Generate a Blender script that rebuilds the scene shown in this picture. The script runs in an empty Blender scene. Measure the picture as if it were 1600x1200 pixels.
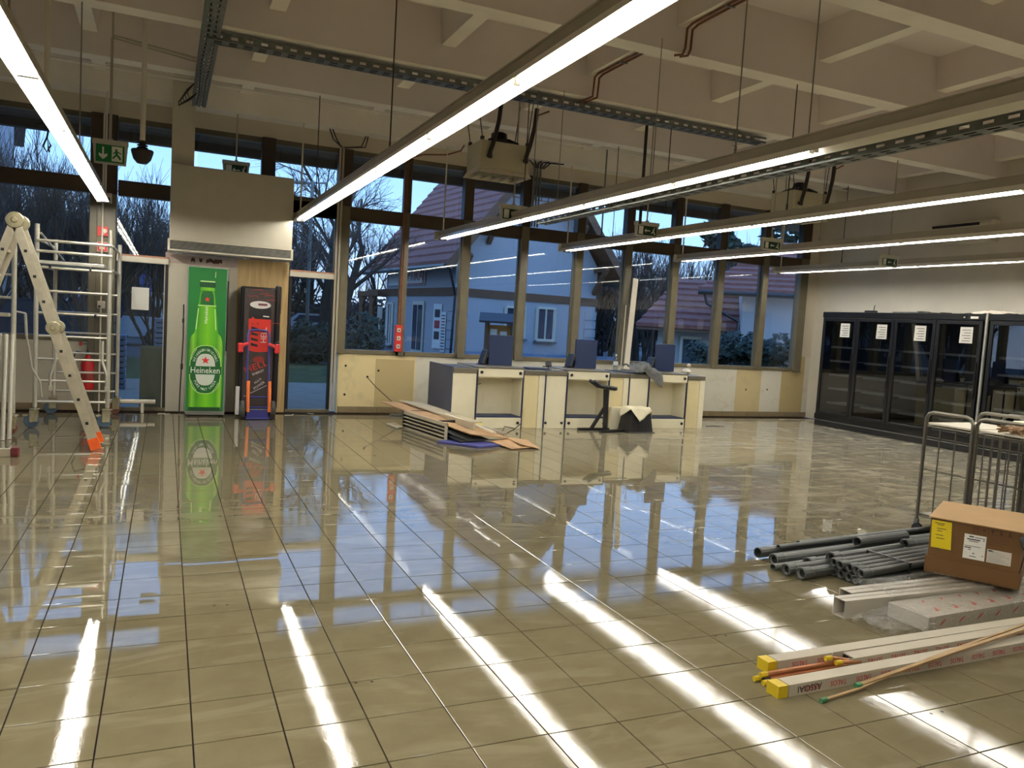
import bpy, math, random
from mathutils import Vector, Matrix
R_ = random.Random(7)
SC = bpy.context.scene
COL = SC.collection
PI = math.pi

# ---------------------------------------------------------------- camera, world, exposure
EYE = Vector((0, 0, 1.4985))
FPX = 1228.9
def _basis(yaw=.417895, pitch=.0757685, roll=.0600117):
    f = Vector((math.sin(yaw)*math.cos(pitch), math.cos(yaw)*math.cos(pitch), -math.sin(pitch)))
    r = Vector((math.cos(yaw), -math.sin(yaw), 0)); u = r.cross(f)
    c, s = math.cos(roll), math.sin(roll)
    return c*r + s*u, -s*r + c*u, f
RT, UP, FW = _basis()
cam_data = bpy.data.cameras.new('camera'); cam = bpy.data.objects.new('camera', cam_data); COL.objects.link(cam)
cam_data.sensor_width = 36; cam_data.lens = FPX*36/1600; cam_data.clip_end = 400; cam_data.clip_start = .05
m = Matrix((RT, UP, -FW)).transposed().to_4x4(); m.translation = EYE; cam.matrix_world = m
SC.camera = cam

SC.view_settings.view_transform = 'Standard'; SC.view_settings.look = 'None'
SC.view_settings.gamma = 1; SC.view_settings.use_curve_mapping = False
SC.view_settings.exposure = 0.36
SC.cycles.diffuse_bounces = 8; SC.cycles.max_bounces = 14; SC.cycles.transparent_max_bounces = 24
SC.cycles.use_denoising = True
TUBE_STRENGTH = 60.0
SKY_STRENGTH = 1.75

w = bpy.data.worlds.new('sky'); SC.world = w; w.use_nodes = True
nt = w.node_tree; nt.nodes.clear()
tc = nt.nodes.new('ShaderNodeTexCoord'); sp = nt.nodes.new('ShaderNodeSeparateXYZ'); rp = nt.nodes.new('ShaderNodeValToRGB')
bg = nt.nodes.new('ShaderNodeBackground'); wo = nt.nodes.new('ShaderNodeOutputWorld')
nt.links.new(tc.outputs['Generated'], sp.inputs[0]); nt.links.new(sp.outputs['Z'], rp.inputs[0])
nt.links.new(rp.outputs[0], bg.inputs[0]); nt.links.new(bg.outputs[0], wo.inputs[0])
cr = rp.color_ramp
cr.elements[0].position = 0.0; cr.elements[0].color = (.50, .63, .92, 1)
cr.elements[1].position = 1.0; cr.elements[1].color = (.15, .34, .86, 1)
e = cr.elements.new(.10); e.color = (.31, .53, .93, 1)
e = cr.elements.new(.25); e.color = (.22, .45, .92, 1)
bg.inputs[1].default_value = SKY_STRENGTH
# ---------------------------------------------------------------- helpers
def ray(u, v): return FW + RT*((u-800)/FPX) + UP*((600-v)/FPX)
def at_z(u, v, z=0.0): d = ray(u, v); return EYE + d*((z-EYE.z)/d.z)
def at_y(u, v, y): d = ray(u, v); return EYE + d*(y/d.y)
def at_x(u, v, x): d = ray(u, v); return EYE + d*(x/d.x)
def seen(p):
    d = Vector(p)-EYE; z = d.dot(FW)
    if z < .2: return False
    return abs(d.dot(RT)/z) < 800/FPX*1.02 and -620/FPX < d.dot(UP)/z < 610/FPX

def lin(c): return tuple((x/12.92 if x <= .04045 else ((x+.055)/1.055)**2.4) for x in c)
def rgb(r, g, b): return lin((r/255, g/255, b/255))

class N:                                   # tiny node helper
    def __init__(s, name):
        s.m = bpy.data.materials.new(name); s.m.use_nodes = True; s.t = s.m.node_tree; s.t.nodes.clear()
        s.out = s.t.nodes.new('ShaderNodeOutputMaterial')
    def n(s, typ, **kw):
        nd = s.t.nodes.new('ShaderNode'+typ)
        for k, v in kw.items(): setattr(nd, k, v)
        return nd
    def l(s, a, b): s.t.links.new(a, b)
    def math(s, op, a, b=None, clamp=False):
        nd = s.n('Math', operation=op); nd.use_clamp = clamp
        for i, q in enumerate((a, b)):
            if q is None: continue
            if isinstance(q, (int, float)): nd.inputs[i].default_value = q
            else: s.l(q, nd.inputs[i])
        return nd.outputs[0]
    def ramp(s, fac, stops):
        nd = s.n('ValToRGB'); cr = nd.color_ramp
        for i, (p, c) in enumerate(stops):
            c = (c, c, c) if isinstance(c, (int, float)) else c
            e = cr.elements[i] if i < 2 else cr.elements.new(p)
            e.position = p; e.color = (*c, 1)
        s.l(fac, nd.inputs[0]); return nd.outputs[0]
    def mix(s, fac, a, b, typ='MIX'):
        nd = s.n('MixRGB', blend_type=typ)
        for i, q in enumerate((fac, a, b)):
            if isinstance(q, (int, float)): nd.inputs[i].default_value = q
            elif isinstance(q, tuple): nd.inputs[i].default_value = (*q, 1)
            else: s.l(q, nd.inputs[i])
        return nd.outputs[0]
    def noise(s, vec, scale, detail=3, dist=0.0, rough=.55):
        nd = s.n('TexNoise'); nd.inputs['Scale'].default_value = scale; nd.inputs['Detail'].default_value = detail
        nd.inputs['Distortion'].default_value = dist; nd.inputs['Roughness'].default_value = rough
        if vec is not None: s.l(vec, nd.inputs['Vector'])
        return nd.outputs['Fac']
    def mapping(s, vec, scale=(1, 1, 1), loc=(0, 0, 0), rot=(0, 0, 0)):
        nd = s.n('Mapping'); nd.inputs['Scale'].default_value = scale; nd.inputs['Location'].default_value = loc
        nd.inputs['Rotation'].default_value = rot
        s.l(vec, nd.inputs[0]); return nd.outputs[0]
    def pbsdf(s, col, rough=.5, metal=0.0, spec=.5, normal=None, trans=None):
        b = s.n('BsdfPrincipled')
        for k, q in (('Base Color', col), ('Roughness', rough), ('Metallic', metal), ('Specular IOR Level', spec)):
            if isinstance(q, (int, float)): b.inputs[k].default_value = q
            elif isinstance(q, tuple): b.inputs[k].default_value = (*q, 1)
            else: s.l(q, b.inputs[k])
        if normal is not None: s.l(normal, b.inputs['Normal'])
        s.l(b.outputs[0], s.out.inputs[0]); return b
    def bump(s, h, strength=.3, dist=.01):
        nd = s.n('Bump'); nd.inputs['Strength'].default_value = strength; nd.inputs['Distance'].default_value = dist
        s.l(h, nd.inputs['Height']); return nd.outputs[0]

def mat(name, c, rough=.5, metal=0.0, var=.12, scale=6, spec=.5, bump=0.0):
    """plain painted or coated surface with a little wear in its tone"""
    q = N(name); tc = q.n('TexCoord')
    f = q.noise(tc.outputs['Object'], scale, 4)
    d = tuple(x*(1-var) for x in c); l = tuple(min(1, x*(1+var)) for x in c)
    col = q.ramp(f, [(.3, d), (.7, l)])
    nrm = q.bump(q.noise(tc.outputs['Object'], scale*12, 3), bump, .004) if bump else None
    q.pbsdf(col, rough, metal, spec, nrm); return q.m
def emat(name, c, s):
    q = N(name); e = q.n('Emission'); e.inputs[0].default_value = (*c, 1); e.inputs[1].default_value = s
    q.l(e.outputs[0], q.out.inputs[0]); return q.m
def glass(name, tint=(.95, .97, .96), base=.05, rough=0.0):
    q = N(name); lw = q.n('LayerWeight'); lw.inputs[0].default_value = .5
    f = q.math('ADD', q.math('MULTIPLY', q.math('POWER', lw.outputs['Facing'], 5), 1-base), base)
    t = q.n('BsdfTransparent'); t.inputs[0].default_value = (*tint, 1)
    g = q.n('BsdfGlossy'); g.inputs['Roughness'].default_value = rough
    mx = q.n('MixShader'); q.l(f, mx.inputs[0]); q.l(t.outputs[0], mx.inputs[1]); q.l(g.outputs[0], mx.inputs[2])
    q.l(mx.outputs[0], q.out.inputs[0]); return q.m

class MB:
    """collects simple shapes (world or local coordinates) and links them as ONE mesh object"""
    def __init__(s): s.v = []; s.f = []; s.mi = []; s.cur = 0
    def _add(s, vs, fs):
        o = len(s.v); s.v += [Vector(p) for p in vs]; s.f += [tuple(i+o for i in f) for f in fs]; s.mi += [s.cur]*len(fs); return s
    def box(s, a, b, M=None):
        (x0, y0, z0), (x1, y1, z1) = a, b
        vs = [Vector(p) for p in ((x0,y0,z0),(x1,y0,z0),(x1,y1,z0),(x0,y1,z0),(x0,y0,z1),(x1,y0,z1),(x1,y1,z1),(x0,y1,z1))]
        if M is not None: vs = [M @ p for p in vs]
        return s._add(vs, [(0,3,2,1),(4,5,6,7),(0,1,5,4),(1,2,6,5),(2,3,7,6),(3,0,4,7)])
    def bbox(s, a, b, r=.01, M=None):
        """box with chamfered edges"""
        a = Vector(a); b = Vector(b); c = (a+b)/2; h = (b-a)/2; r = min(r, h.x*.9, h.y*.9, h.z*.9)
        idx = {}; vs = []
        for sx in (-1,1):
            for sy in (-1,1):
                for sz in (-1,1):
                    for ax in range(3):
                        p = Vector((sx*(h.x-r), sy*(h.y-r), sz*(h.z-r))); p[ax] = (sx,sy,sz)[ax]*h[ax]
                        idx[(sx,sy,sz,ax)] = len(vs); vs.append(c+p)
        fs = []
        for ax in range(3):
            for sg in (-1,1):
                u, v = (ax+1)%3, (ax+2)%3; loop = []
                for du, dv in ((-1,-1),(1,-1),(1,1),(-1,1)):
                    k = [0,0,0]; k[ax] = sg; k[u] = du; k[v] = dv; loop.append(idx[(*k, ax)])
                fs.append(tuple(loop if sg > 0 else loop[::-1]))
        for ax in range(3):
            u, v = (ax+1)%3, (ax+2)%3
            for su in (-1,1):
                for sv in (-1,1):
                    k0 = [0,0,0]; k0[u] = su; k0[v] = sv; k1 = list(k0); k0[ax] = -1; k1[ax] = 1
                    q = (idx[(*k0,u)], idx[(*k1,u)], idx[(*k1,v)], idx[(*k0,v)])
                    fs.append(q if su*sv > 0 else q[::-1])
        for sx in (-1,1):
            for sy in (-1,1):
                for sz in (-1,1):
                    q = tuple(idx[(sx,sy,sz,a)] for a in range(3)); fs.append(q if sx*sy*sz > 0 else q[::-1])
        if M is not None: vs = [M @ p for p in vs]
        return s._add(vs, fs)
    def tube(s, pts, r, n=8, cap=True, r2=None):
        pts = [Vector(p) for p in pts]; rings = []
        prev = None
        for i, p in enumerate(pts):
            t = ((pts[min(i+1, len(pts)-1)]-p).normalized() + (p-pts[max(i-1, 0)]).normalized())
            t = t.normalized() if t.length > 1e-6 else Vector((0,0,1))
            ref = prev if prev is not None else (Vector((0,0,1)) if abs(t.z) < .9 else Vector((1,0,0)))
            a = (ref - t*ref.dot(t))
            if a.length < 1e-5: a = t.orthogonal()
            a.normalize(); b = t.cross(a); prev = a
            rr = r if r2 is None else r+(r2-r)*i/(len(pts)-1)
            rings.append([p + (a*math.cos(2*PI*k/n)+b*math.sin(2*PI*k/n))*rr for k in range(n)])
        vs = [q for ring in rings for q in ring]; fs = []
        for i in range(len(pts)-1):
            for k in range(n): fs.append((i*n+k, i*n+(k+1)%n, (i+1)*n+(k+1)%n, (i+1)*n+k))
        if cap: fs += [tuple(range(n))[::-1], tuple((len(pts)-1)*n+k for k in range(n))]
        return s._add(vs, fs)
    def bar(s, p, q, w, h, up=(0,0,1)):
        """square bar from p to q"""
        p = Vector(p); q = Vector(q); t = (q-p).normalized(); u = Vector(up)
        a = t.cross(u)
        if a.length < 1e-4: a = t.orthogonal()
        a.normalize(); b = a.cross(t)
        vs = [c + a*sx*w/2 + b*sy*h/2 for c in (p, q) for sx, sy in ((-1,-1),(1,-1),(1,1),(-1,1))]
        return s._add(vs, [(0,1,2,3)[::-1],(4,5,6,7),(0,1,5,4),(1,2,6,5),(2,3,7,6),(3,0,4,7)])
    def lathe(s, prof, c=(0,0,0), n=16, axis='Z', M=None):
        vs = []; c = Vector(c)
        for r, z in prof:
            for k in range(n):
                a = 2*PI*k/n; x, y = r*math.cos(a), r*math.sin(a)
                vs.append(c + Vector({'Z': (x,y,z), 'Y': (x,z,-y), 'X': (z,x,y)}[axis]))
        if M is not None: vs = [M @ p for p in vs]
        fs = [(i*n+k, i*n+(k+1)%n, (i+1)*n+(k+1)%n, (i+1)*n+k) for i in range(len(prof)-1) for k in range(n)]
        fs += [tuple(range(n))[::-1], tuple((len(prof)-1)*n+k for k in range(n))]
        return s._add(vs, fs)
    def prism(s, poly, d):
        """polygon of 3-D points swept by vector d"""
        n = len(poly); d = Vector(d); vs = [Vector(p) for p in poly]; vs += [p+d for p in vs]
        return s._add(vs, [tuple(range(n))[::-1], tuple(range(n, 2*n))]+[(i, (i+1)%n, (i+1)%n+n, i+n) for i in range(n)])
    def poly(s, pts): return s._add(pts, [tuple(range(len(pts)))])
    def grid(s, fn, nu, nv):
        vs = [fn(i/nu, j/nv) for j in range(nv+1) for i in range(nu+1)]
        return s._add(vs, [(j*(nu+1)+i, j*(nu+1)+i+1, (j+1)*(nu+1)+i+1, (j+1)*(nu+1)+i) for j in range(nv) for i in range(nu)])
    def build(s, name, m, parent=None, label=None, cat=None, group=None, kind=None, smooth=False, org=None):
        me = bpy.data.meshes.new(name); ob = bpy.data.objects.new(name, me)
        if parent is None:
            if org is None:
                lo = Vector((min(p[i] for p in s.v) for i in range(3))); hi = Vector((max(p[i] for p in s.v) for i in range(3)))
                org = Vector(((lo.x+hi.x)/2, (lo.y+hi.y)/2, lo.z))
            o = Vector(org); ob.location = o
        else:
            r = parent
            while r.parent: r = r.parent
            o = r.location; ob.parent = parent
        me.from_pydata([p-o for p in s.v], [], s.f)
        ms = m if isinstance(m, (list, tuple)) else [m]
        for q in ms: me.materials.append(q)
        if len(ms) > 1: me.polygons.foreach_set('material_index', s.mi)
        if smooth: me.polygons.foreach_set('use_smooth', [True]*len(s.f))
        me.update(); COL.objects.link(ob)
        return tag(ob, label, cat, group, kind)

def tag(o, label=None, cat=None, group=None, kind=None):
    for k, v in (('label', label), ('category', cat), ('group', group), ('kind', kind)):
        if v: o[k] = v
    return o
def thing(name, label, cat, loc=(0,0,0), group=None, rz=0):
    o = bpy.data.objects.new(name, None); COL.objects.link(o); o.location = loc; o.rotation_euler = (0, 0, rz)
    o.empty_display_size = .1
    return tag(o, label, cat, group)
def dup(root, loc, label=None, group=None, rz=None):
    r = root.copy(); COL.objects.link(r); r.location = loc
    if rz is not None: r.rotation_euler = (0, 0, rz)
    if label: r['label'] = label
    if group: r['group'] = group
    for ch in list(root.children):
        c = ch.copy(); COL.objects.link(c); c.parent = r
        for g in list(ch.children):
            d = g.copy(); COL.objects.link(d); d.parent = c
    return r
def textobj(s, size, m, parent, M, name='lettering', align='CENTER', label=None, wide=1.0, depth=.0006):
    """flat printed lettering as a thin mesh, M places its local XY plane"""
    cu = bpy.data.curves.new('t', 'FONT'); cu.body = s; cu.size = size; cu.align_x = align; cu.align_y = 'CENTER'
    cu.resolution_u = 2; cu.extrude = depth/2
    to = bpy.data.objects.new('t', cu); me = bpy.data.meshes.new_from_object(to)
    bpy.data.objects.remove(to); bpy.data.curves.remove(cu)
    r = parent
    while r.parent: r = r.parent
    S = Matrix.Diagonal((wide, 1, 1, 1))
    me.transform(Matrix.Translation(-r.location) @ M @ S); me.name = name
    me.materials.append(m); ob = bpy.data.objects.new(name, me); ob.parent = parent; COL.objects.link(ob)
    return tag(ob, label)
def frame(o, x, y):
    """matrix whose local X, Y axes are x, y at origin o"""
    x = Vector(x).normalized(); y = Vector(y); y = (y-x*y.dot(x)).normalized(); z = x.cross(y)
    M = Matrix((x, y, z)).transposed().to_4x4(); M.translation = Vector(o); return M
# ---------------------------------------------------------------- materials
def floor_material():
    q = N('floor_tile'); g = q.n('NewGeometry'); P = g.outputs['Position']
    sx = q.n('SeparateXYZ'); q.l(P, sx.inputs[0]); oi = q.n('ObjectInfo')
    big = q.noise(P, .42, 3, .6)
    fine = q.noise(P, 5, 5)
    # mop strokes: stretched and distorted streaks of half dried water
    st = q.noise(q.mapping(P, (.9, 3.2, 1), rot=(0, 0, .5)), 1.0, 5, 2.2)
    st2 = q.noise(q.mapping(P, (2.6, .8, 1), rot=(0, 0, -.4)), .9, 5, 1.6)
    side = q.math('ADD', q.math('MULTIPLY', sx.outputs['X'], .16), -.62, True)      # the right side was mopped last
    streak = q.math('MULTIPLY', q.ramp(st, [(.50, 0.), (.62, 1.)]), q.math('ADD', side, .16))
    streak2 = q.math('MULTIPLY', q.ramp(st2, [(.56, 0.), (.68, 1.)]), q.math('ADD', side, .06))
    sm = q.math('MAXIMUM', streak, streak2)
    base = q.ramp(fine, [(.3, rgb(109, 101, 77)), (.7, rgb(118, 110, 85))])
    base = q.mix(q.math('MULTIPLY', sm, .62), base, rgb(182, 174, 150))
    base = q.mix(q.math('MULTIPLY', side, .60), base, rgb(190, 182, 160))
    spots = q.ramp(q.noise(P, 38, 2), [(.20, 1.), (.24, 0.)])
    base = q.mix(q.math('MULTIPLY', spots, .5), base, rgb(84, 72, 52))
    far = q.math('SUBTRACT', sx.outputs['Y'], 9.3, True)                            # grimy strip by the entrance
    left = q.math('MULTIPLY', q.math('LESS_THAN', sx.outputs['X'], 1.6), q.math('GREATER_THAN', sx.outputs['Y'], 8.6))
    base = q.mix(q.math('MULTIPLY', left, .38), base, rgb(74, 70, 58))
    wet = q.ramp(big, [(.36, 0.), (.50, 1.)])
    mid = q.math('MULTIPLY', q.math('GREATER_THAN', sx.outputs['Y'], 3.35), 1.0)
    ed = q.math('ADD', q.math('MULTIPLY', q.math('SUBTRACT', sx.outputs['Y'], 3.0), .9, True), 0.0, True)
    wet = q.math('MULTIPLY', wet, ed)
    dry = q.math('ADD', .008, q.math('MULTIPLY', fine, .028))
    rough = q.math('ADD', q.math('MULTIPLY', dry, q.math('SUBTRACT', 1.0, wet)), q.math('MULTIPLY', wet, .015))
    rough = q.math('ADD', rough, q.math('MULTIPLY', sm, .22))
    h = q.math('ADD', q.math('MULTIPLY', q.math('ADD', q.noise(P, 130, 3), q.math('MULTIPLY', q.noise(q.mapping(P, (1, .45, 1), rot=(0, 0, .35)), 42, 6, .4, .7), 1.5)), q.math('SUBTRACT', 1.02, wet)), q.math('MULTIPLY', q.noise(P, 2.2, 2), .6))
    b = q.pbsdf(base, rough, 0, q.math('ADD', .34, q.math('MULTIPLY', wet, .34)), q.bump(h, .024, .003))
    return q.m

def backwall_material():
    q = N('painted_low_wall'); g = q.n('NewGeometry'); sx = q.n('SeparateXYZ'); q.l(g.outputs['Position'], sx.inputs[0])
    nz = q.noise(g.outputs['Position'], 5, 4); x = sx.outputs['X']; z = sx.outputs['Z']
    cream = rgb(224, 206, 156); white = rgb(212, 208, 192); tan = rgb(188, 170, 124); tan2 = rgb(196, 180, 138)
    low = q.math('LESS_THAN', z, .84)
    def band(a, b): return q.math('MULTIPLY', q.math('GREATER_THAN', x, a), q.math('LESS_THAN', x, b))
    c = q.mix(q.math('LESS_THAN', x, 3.62), white, cream)
    c = q.mix(q.math('MULTIPLY', band(2.98, 3.60), low), c, tan)
    c = q.mix(band(9.95, 10.55), c, tan2)
    c = q.mix(band(11.05, 11.62), c, tan)
    c = q.mix(q.math('LESS_THAN', x, 0), c, rgb(196, 188, 168))
    c = q.mix(q.ramp(nz, [(.55, 0.), (.75, .35)]), c, rgb(170, 158, 126))
    c = q.mix(q.math('GREATER_THAN', z, 1.2), c, rgb(206, 196, 176))
    q.pbsdf(c, .6, 0, .3); return q.m

M_tile = floor_material()
M_grout = mat('grout', rgb(44, 34, 24), .9, spec=.1)
M_wall = mat('wall_paint', rgb(206, 200, 184), .7, var=.05, scale=2)
M_lowwall = backwall_material()
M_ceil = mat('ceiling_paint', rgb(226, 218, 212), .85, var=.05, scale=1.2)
M_ceil_lit = mat('lit_ceiling_paint', rgb(242, 236, 222), .8, var=.05, scale=2)  # lighter copy of the ceiling paint, for undersides lit from the floor
M_frame = mat('bronze_frame', rgb(100, 93, 72), .45, var=.08)
M_trans = mat('brown_transom', rgb(64, 52, 36), .5, var=.1)
M_base = mat('baseboard_tile', rgb(128, 114, 86), .35, var=.08)
M_white = mat('white_paint', rgb(214, 206, 186), .45, var=.04)
M_panel = mat('portal_panel', rgb(200, 193, 172), .5, var=.03)
M_wglass = glass('window_glass', base=.055)
M_wood = N('pale_wood')
_tc = M_wood.n('TexCoord'); _f = M_wood.noise(M_wood.mapping(_tc.outputs['Object'], (9, 9, .7)), 2.5, 4, .8)
M_wood.pbsdf(M_wood.ramp(_f, [(.3, rgb(176, 146, 92)), (.7, rgb(206, 178, 124))]), .5); M_wood = M_wood.m
M_black = mat('black_plastic', rgb(24, 24, 26), .4, var=.1)
M_alu = mat('aluminium', rgb(196, 194, 184), .38, .75, var=.1, scale=9)
M_galv = mat('galvanised_steel', rgb(118, 122, 118), .45, .6, var=.2, scale=14)
M_steel = mat('steel_wire', rgb(150, 146, 134), .4, .7, var=.1)
M_copper = mat('copper', rgb(180, 124, 84), .4, .6, var=.15, scale=12)
M_cond = mat('copper_brown', rgb(124, 82, 56), .5, .3, var=.15, scale=12)
M_cable = mat('dark_cable', rgb(52, 46, 40), .6)

W = 11.93; XL, XR, YB, ZC = -6.0, 11.75, -5.0, 4.78

# ---------------------------------------------------------------- floor with its tiles
b = MB(); b.box((XL, YB, -.2), (XR, W+.2, -.007))
floor = b.build('floor', M_grout, kind='structure', org=(0, 0, 0))
TX, TY, X0, Y0 = .302, .3054, .1213, 2.7783
def tile_shape(b, cx, cy, tx=0, ty=0):
    hx, hy, r = TX/2-.0027, TY/2-.0027, .0009
    def p(sx, sy, k, z): return (cx+sx*(hx-k), cy+sy*(hy-k), z + tx*sx*hx + ty*sy*hy)
    S = ((-1,-1),(1,-1),(1,1),(-1,1))
    vs = [p(*s, 0, -.009) for s in S]+[p(*s, 0, -.0006) for s in S]+[p(*s, r, 0) for s in S]
    fs = [(8,9,10,11)]+[(i, (i+1)%4, (i+1)%4+4, i+4) for i in range(4)]+[(i+4, (i+1)%4+4, (i+1)%4+8, i+8) for i in range(4)]
    b._add(vs, fs)
cells = []
i0, i1 = int((XL-X0)/TX)-1, int((XR-X0)/TX)+1; j0, j1 = int((YB-Y0)/TY)-1, int((W-Y0)/TY)+1
for i in range(i0, i1+1):
    for j in range(j0, j1+1):
        cx, cy = X0+(i+.5)*TX, Y0+(j+.5)*TY
        if cx-TX/2 < XL or cx+TX/2 > XR or cy-TY/2 < YB or cy+TY/2 > W: continue
        cells.append((cx, cy))
vis = sorted([c for c in cells if any(seen((c[0]+dx*TX/2, c[1]+dy*TY/2, 0)) for dx in (-1,1) for dy in (-1,1))], key=lambda c: c[0]**2+c[1]**2)
near = set(vis[:298])
b = MB(); tile_shape(b, 0, 0)
proto = None
for c in vis[:298]:
    if proto is None:
        proto = b.build('tile', M_tile, floor); t = proto
    else:
        t = proto.copy(); COL.objects.link(t); t.parent = floor
    t.location = Vector((c[0], c[1], R_.uniform(-.0004, .0003)))
    t.rotation_euler = (R_.gauss(0, .0012), R_.gauss(0, .0012), 0)
b = MB()
for c in cells:
    if c not in near: tile_shape(b, c[0], c[1], R_.gauss(0, .0010), R_.gauss(0, .0010))
b.build('far_tiles', M_tile, floor, kind='stuff')

# ---------------------------------------------------------------- walls
b = MB()
b.box((2.40, W, 0), (XR, W+.25, .905)); b.box((XL, W, 0), (-.93, W+.25, .93))
b.box((XL, W-.0, 3.93), (XR+.3, W+.25, ZC)); b.box((11.46, W, .905), (XR, W+.25, 3.93))
wall_back = b.build('wall_back', M_lowwall, kind='structure')
b = MB(); b.box((XR, YB, 0), (XR+.3, W+.25, ZC)); b.build('wall_right', M_wall, kind='structure')
b = MB(); b.box((XL-.3, YB, 0), (XL, W+.25, ZC)); b.build('wall_left', M_wall, kind='structure')
b = MB(); b.box((XL-.3, YB-.3, 0), (XR+.3, YB, ZC)); b.build('wall_front', M_wall, kind='structure')
# baseboard of short tiles
def baseboard(name, x0, x1, y):
    b = MB(); b.box((x0, y-.004, 0), (x1, y, .095)); o = b.build(name, M_grout, kind='structure')
    x = x0
    while x < x1-.02:
        e = min(x+.302, x1); b = MB(); b.bbox((x+.0015, y-.013, .002), (e-.0015, y-.004, .098), .002); b.build('baseboard_tile', M_base, o); x = e
baseboard('baseboard_back', 2.42, XR-.01, W)
baseboard('baseboard_left', -3.4, -.95, W)
# ---------------------------------------------------------------- ceiling: deep beams across, shallow ribs between
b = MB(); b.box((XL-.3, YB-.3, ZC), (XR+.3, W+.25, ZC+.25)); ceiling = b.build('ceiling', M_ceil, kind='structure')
beam_y = [4.71+1.78*k for k in range(-5, 4)]
for y in beam_y:
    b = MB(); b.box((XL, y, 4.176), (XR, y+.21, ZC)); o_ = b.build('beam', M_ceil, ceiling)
    b = MB(); b.box((XL, y-.002, 4.17), (XR, y+.212, 4.176)); b.build('beam_lit_underside', M_ceil_lit, o_)  # light bounced off the floor, painted on as a paler underside
b = MB(); b.box((XL, W-.30, 4.15), (XR, W, ZC)); b.build('beam', M_ceil_lit, ceiling)
for k in range(-3, 7):
    x = .93+1.765*k
    for i, y in enumerate(beam_y):
        ye = beam_y[i+1] if i+1 < len(beam_y) else W-.30
        b = MB(); b.prism([(x-.11, y+.21, ZC), (x-.075, y+.21, 4.42), (x+.075, y+.21, 4.42), (x+.11, y+.21, ZC)], (0, ye-y-.21, 0))
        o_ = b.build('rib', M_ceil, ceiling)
        b = MB(); b.box((x-.077, y+.21, 4.415), (x+.077, ye, 4.42)); b.build('rib_lit_underside', M_ceil_lit, o_)  # paler strip paints the floor's bounce light onto the rib underside
b = MB(); b.tube([(XL, 11.38, 4.40), (XR, 11.38, 4.40)], .018, 8); b.tube([(XL, 11.42, 4.45), (XR, 11.42, 4.45)], .012, 6)
b.build('ceiling_conduit', M_ceil_lit, ceiling)

# ---------------------------------------------------------------- window wall
def window(name, xa, xb, z0=.905, ml=.16, mr=.0, lower_tr=None, posts=True):
    """one bay: mullion on its left (and right), sill, transom, head, two panes; xa, xb are the mullion centres"""
    b = MB(); b.box((xa-.06, W+.0, 3.86), (xb+.06, W+.10, 3.93)); root = b.build(name, M_frame, kind='structure')
    if z0 > .3:
        b = MB(); b.bbox((xa-.08, W-.02, z0), (xb+.08, W+.10, z0+.065), .004); b.build('sill', M_frame, root)
    b = MB(); b.bbox((xa, W-.035, 2.90), (xb, W+.10, 3.10), .004); b.build('transom', M_trans, root)
    if ml:
        b = MB(); zt = max(z0, 3.10)
        if z0 < 3: b.bbox((xa-ml/2, W-.06, z0), (xa+ml/2, W+.10, 3.10), .006); b.box((xa-ml/2-.018, W+.01, z0), (xa+ml/2+.018, W+.06, 3.10)); b.build('mullion', M_frame, root)
        b = MB(); b.bbox((xa-ml/2-.01, W-.055, zt), (xa+ml/2+.01, W+.10, 3.93), .006); b.build('upper_mullion', M_trans, root)
    if mr:
        b = MB(); zt = max(z0, 3.10)
        if z0 < 3: b.bbox((xb-mr/2, W-.06, z0), (xb+mr/2, W+.10, 3.10), .006); b.build('mullion', M_frame, root)
        b = MB(); b.bbox((xb-mr/2-.01, W-.055, zt), (xb+mr/2+.01, W+.10, 3.93), .006); b.build('upper_mullion', M_trans, root)
    b = MB(); b.box((xa+.05, W+.030, 3.09), (xb-.05, W+.036, 3.88)); b.build('pane', M_wglass, root)
    b = MB(); b.box((xa+.05, W+.030, z0+.03), (xb-.05, W+.036, 2.92)); b.build('pane', M_wglass, root)
    return root
mx = [2.385, 3.355, 4.35, 5.36, 6.39, 7.36, 8.355, 9.38, 10.41, 11.37]
wins = []
for i in range(9):
    wins.append(window('window_%d' % (i+1), mx[i], mx[i+1], ml=(.19, .085)[i] if i < 2 else .135, mr=.19 if i == 8 else 0))
# bays left of the entrance
wins.append(window('window_10', -3.15, -.79, z0=.93, ml=.16, mr=0))
wins.append(window('window_11', -5.6, -3.15, z0=.93, ml=.16, mr=0))
# upper lights above the entrance portal
window('window_12', .30, 1.29, z0=3.10, ml=.0, mr=.17)
window('window_13', 1.29, 2.29, z0=3.10, ml=.0, mr=.0)
# glass doors
def glass_door(name, xa, xb, zt):
    b = MB(); b.bbox((xa, W-.03, 0), (xb, W+.08, .05), .003); root = b.build(name, M_frame, kind='structure')
    b = MB(); b.bbox((xa, W-.07, zt), (xb, W+.06, zt+.075), .004); b.build('head_rail', M_white, root)
    b = MB(); b.bbox((xa, W-.068, zt+.0755), (xb, W+.04, zt+.098), .003); b.build('track_cover', mat('copper_tone', rgb(178, 128, 100), .5), root)
    for x in (xa+.02, xb-.02):
        b = MB(); b.bbox((x-.02, W-.03, .05), (x+.02, W+.06, zt), .004); b.build('stile', M_black, root)
    b = MB(); b.box((xa+.03, W+.02, .05), (xb-.03, W+.028, zt)); b.build('pane', M_dglass, root)
    b = MB(); b.box((xa+.0, W+.02, zt+.08), (xb-.0, W+.028, 2.93)); b.build('pane', M_wglass, root)
    b = MB(); b.bbox((xa, W-.035, 2.90), (xb, W+.10, 3.10), .004); b.build('transom', M_trans, root)
    return root
M_dglass = glass('tinted_door_glass', (.72, .76, .74), .05)
door_r = glass_door('door_1', 1.64, 2.29, 2.00)
door_l = glass_door('door_2', -.62, .02, 2.03)
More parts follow.
